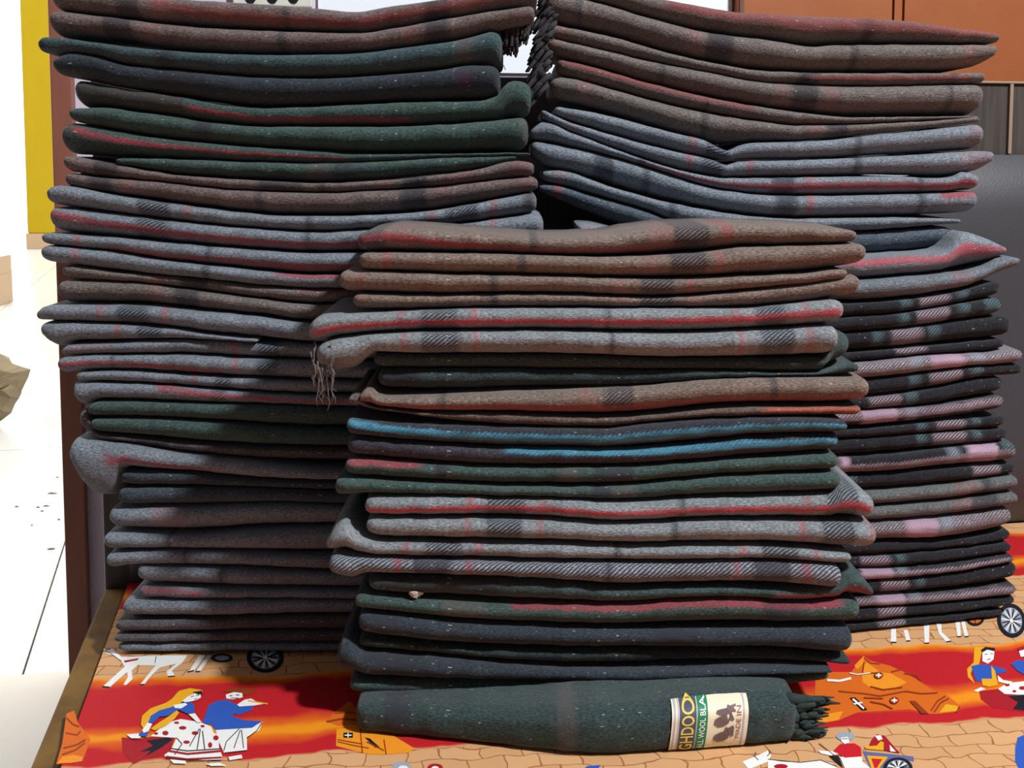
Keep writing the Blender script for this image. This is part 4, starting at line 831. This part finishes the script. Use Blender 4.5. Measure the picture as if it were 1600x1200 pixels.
# ---- fringes: each a bundle of hanging yarn ends
def fringe(parent, strands, mat, r=0.0011):
    vs, fs = [], []
    for pts in strands:
        v, f = tube('', pts, r, None, False, 0.45, 5); b = len(vs); vs += v; fs += [[i + b for i in q] for q in f]
    o = mk('fringe', vs, fs, mat, parent, True); o['kind'] = 'stuff'; return o
M_yarn = plain('grey_yarn', (0.12, 0.10, 0.10), 0.95, 0.3, 300); M_dyarn = plain('dark_shaded_yarn', (0.026, 0.022, 0.025), 0.95, 0.3, 300); M_gyarn = plain('green_yarn', (0.030, 0.044, 0.042), 0.95, 0.3, 300)
rf = random.Random(11)
ss = []
for i in range(34):
    x = rf.uniform(486, 520); y = rf.uniform(530, 585); d = gf - 0.012 + rf.uniform(0, 0.03); L = rf.uniform(28, 62); pts = []
    for k in range(6):
        pts.append(on_plane(x + rf.uniform(-2.2, 2.2) + k * rf.uniform(-0.6, 1.6), y + L * k / 5, d))
    ss.append(pts)
fringe(BL['F5'], ss, M_yarn, 0.0009)
ss = []
for i in range(64):      # thick twisted tassels hanging at the left end of the upper right stack
    i2 = i % 32; y = -34 + i2 * 5.4; x = 878 - i2 * 0.9 + rf.uniform(-6, 6); pts = []
    for k in range(6):
        pts.append(on_plane(x - k * (7.0 - 0.03 * i2) + rf.uniform(-1, 1), y + k * (4.6 + 0.6 * k), PL['U'][0] + (0.0 if i < 32 else 0.016) + rf.uniform(0.0, 0.012), PL['U'][1]))
    ss.append(pts)
fringe(BL['U0'].parent if BL['U0'].parent else BL['U0'], ss, M_dyarn, 0.0042)
ss = []
for i in range(110):      # top left blanket's right-end tassels, its shadow put into the dark yarn colour
    x = 787 + rf.uniform(0, 42); y = 24 + rf.uniform(-4, 6); L = rf.uniform(46, 63) * (1.0 if x < 812 else 0.72); pts = []
    for k in range(5): pts.append(on_plane(x + rf.uniform(-1, 1) - k * 1.0, y + L * k / 4, gl + 0.02 + rf.uniform(0, 0.03)))
    ss.append(pts)
fringe(BL['L1'].parent if BL['L1'].parent else BL['L1'], ss, M_dyarn, 0.0028)
# ---- paper label wrapped round the bottom front blanket
f25 = FO['F25']; lab_parent = BL['F25'].parent
LM = {k: flat('label_' + k, lin(v), 0.5) for k, v in {'cream': (226, 216, 190), 'lilac': (176, 172, 186), 'navy': (82, 82, 104), 'yellow': (226, 204, 96), 'green': (44, 128, 92), 'white': (232, 234, 228), 'brown': (112, 94, 92), 'rust': (150, 96, 96), 'gold': (196, 178, 120)}.items()}
def patch(name, xa, xb, va, vb, out, mat, parent, nx=10, nv_=20, bow=5.0):
    vs, fs = [], []
    for i in range(nx + 1):
        for j in range(nv_ + 1):
            v = va + (vb - va) * j / nv_; vs.append(f25.point(xa + (xb - xa) * i / nx + bow * (0.5 - v), v, out))
    for i in range(nx):
        for j in range(nv_):
            q = i * (nv_ + 1) + j; fs.append((q, q + 1, q + nv_ + 2, q + nv_ + 1))
    return mk(name, vs, fs, mat, parent, True)
band = patch('paper_label', 1048, 1166, 0.01, 0.97, 0.0016, LM['cream'], lab_parent, 16, 28)
band['label'] = 'cream paper label with yellow lettering, green strip and small terriers'
patch('border_line', 1051, 1054, 0.01, 0.97, 0.0019, LM['lilac'], band, 1, 24); patch('border_line', 1057.5, 1059, 0.01, 0.97, 0.0019, LM['lilac'], band, 1, 24); patch('border_line', 1158, 1160.5, 0.01, 0.97, 0.0019, LM['lilac'], band, 1, 24)
patch('name_strip', 1060, 1086, 0.01, 0.97, 0.0019, LM['navy'], band, 4, 28); patch('green_strip', 1087.5, 1103.5, 0.01, 0.97, 0.0019, LM['green'], band, 3, 28)
def lettering(txt, xbase, height, v0, vlen, mat, out=0.0023, bold=0.0):
    cu = bpy.data.curves.new('lettering', 'FONT'); cu.body = txt; cu.resolution_u = 3; cu.offset = bold
    ob = bpy.data.objects.new('lettering', cu); C.objects.link(ob)
    bpy.context.view_layer.update(); dg = bpy.context.evaluated_depsgraph_get()
    me = bpy.data.meshes.new_from_object(ob.evaluated_get(dg)); C.objects.unlink(ob); bpy.data.objects.remove(ob)
    bm = bmesh.new(); bm.from_mesh(me); bmesh.ops.triangulate(bm, faces=bm.faces[:])
    bmesh.ops.subdivide_edges(bm, edges=[e for e in bm.edges if e.calc_length() > 0.25], cuts=2); bm.verts.index_update()
    xs = [v.co.x for v in bm.verts]; ys = [v.co.y for v in bm.verts]; x0_, x1_, y0_, y1_ = min(xs), max(xs), min(ys), max(ys)
    vs = []
    for v in bm.verts:
        vv = v0 - (v.co.x - x0_) / (x1_ - x0_) * vlen
        vs.append(f25.point(xbase - (v.co.y - y0_) / (y1_ - y0_) * height + 5.0 * (0.5 - vv), vv, out))
    fs = [[q.index for q in f.verts] for f in bm.faces]; bm.free(); bpy.data.meshes.remove(me)
    return mk('lettering', vs, fs, mat, band)
lettering('GHDOO', 1083, 20, 0.95, 0.95, LM['yellow'], bold=0.012)
lettering('ALL WOOL BLA', 1100, 9, 0.92, 0.91, LM['white'], bold=0.01)
lettering('MADE IN', 1155, 7, 0.74, 0.62, LM['rust'])
def motif(pts, mat, dy):
    vs = []
    for (X, Y) in pts:
        x, y = 950 + X / 3.555, 950 + (Y + dy) / 3.555; v = (y - f25.top(x)) / (f25.bot(x) - f25.top(x)); vs.append(f25.point(x, v, 0.0023))
    bm = bmesh.new(); fc = bm.faces.new([bm.verts.new(v) for v in vs]); bmesh.ops.triangulate(bm, faces=[fc]); bm.verts.index_update()
    v2 = [v.co.copy() for v in bm.verts]; f2 = [[q.index for q in f.verts] for f in bm.faces]; bm.free()
    return mk('terrier_emblem', v2, f2, mat, band)
DOG = [(582, 722), (588, 694), (612, 680), (642, 668), (648, 640), (660, 648), (690, 632), (694, 648), (678, 660), (692, 692), (684, 702), (668, 690), (662, 712), (634, 732), (604, 738)]
motif(DOG, LM['brown'], 0); motif([(x + 2, y) for x, y in DOG], LM['brown'], -92); motif([(x + 14, 640 + (y - 640) * 0.45) for x, y in DOG], LM['brown'], -104)
# ---- ragged torn end of that blanket: tapering tufts
M_tuft = BL['F25'].data.materials[0]
M_tuft2 = plain('dark_green_tuft', (0.032, 0.048, 0.046), 0.95, 0.35, 120, 0.5, 0.1)
rt = random.Random(5)
TUFTS = [(1225, 1102, 1312, 1098, .0075), (1228, 1108, 1296, 1108, .008), (1225, 1096, 1288, 1088, .007), (1228, 1118, 1284, 1116, .010), (1230, 1128, 1276, 1124, .011), (1232, 1138, 1270, 1136, .010), (1232, 1146, 1290, 1150, .008), (1226, 1152, 1262, 1158, .007)]
for i in range(22):
    y_ = 1092 + i * 2.9; TUFTS.append((rt.uniform(1205, 1240), y_, rt.uniform(1262, 1296) + (10 if y_ < 1112 else 0), y_ + rt.uniform(-6, 4), rt.uniform(.003, .0075)))
for i, (xa, ya, xb, yb, r0) in enumerate(TUFTS):
    g = on_z(xa, 1163); pts = []
    for k in range(7):
        tt = k / 6; x = xa + (xb - xa) * tt; y = ya + (yb - ya) * tt + rt.uniform(-1.2, 1.2)
        p = on_plane(x, y, g.y + 0.002 + rt.uniform(0, 0.02)); p.z = max(p.z, r0 * (1 - tt * 0.85) + 0.001); pts.append(p)
    tube('torn_tuft', pts, r0, M_tuft2, lab_parent, 0.12, 8)
# ---- small white fluff tag on the green blanket
f19 = FO['F19']; vs = []; fs = []
n = 11
for ring, rr in enumerate((1.0, 0.62, 0.25)):
    for k in range(n):
        an = k / n * 2 * math.pi; q = rr * rt.uniform(0.75, 1.1)
        x, v = 647 + math.cos(an) * 13 * q, 0.80 + math.sin(an) * 0.30 * q
        vs.append(f19.point(x, v, 0.001 + 0.007 * (1 - rr) + rt.uniform(0, 0.0015)))
for r_ in range(2):
    for k in range(n): fs.append((r_ * n + k, r_ * n + (k + 1) % n, (r_ + 1) * n + (k + 1) % n, (r_ + 1) * n + k))
fs.append(tuple(range(2 * n, 3 * n)))
tg = mk('cloth_tag', vs, fs, plain('off_white_cloth', (0.50, 0.46, 0.40), 0.9, 0.3, 200), BL['F19'].parent); tg['label'] = 'small crumpled off-white tag'
for o in EMPT:
    if '_b' in o: del o['_b']
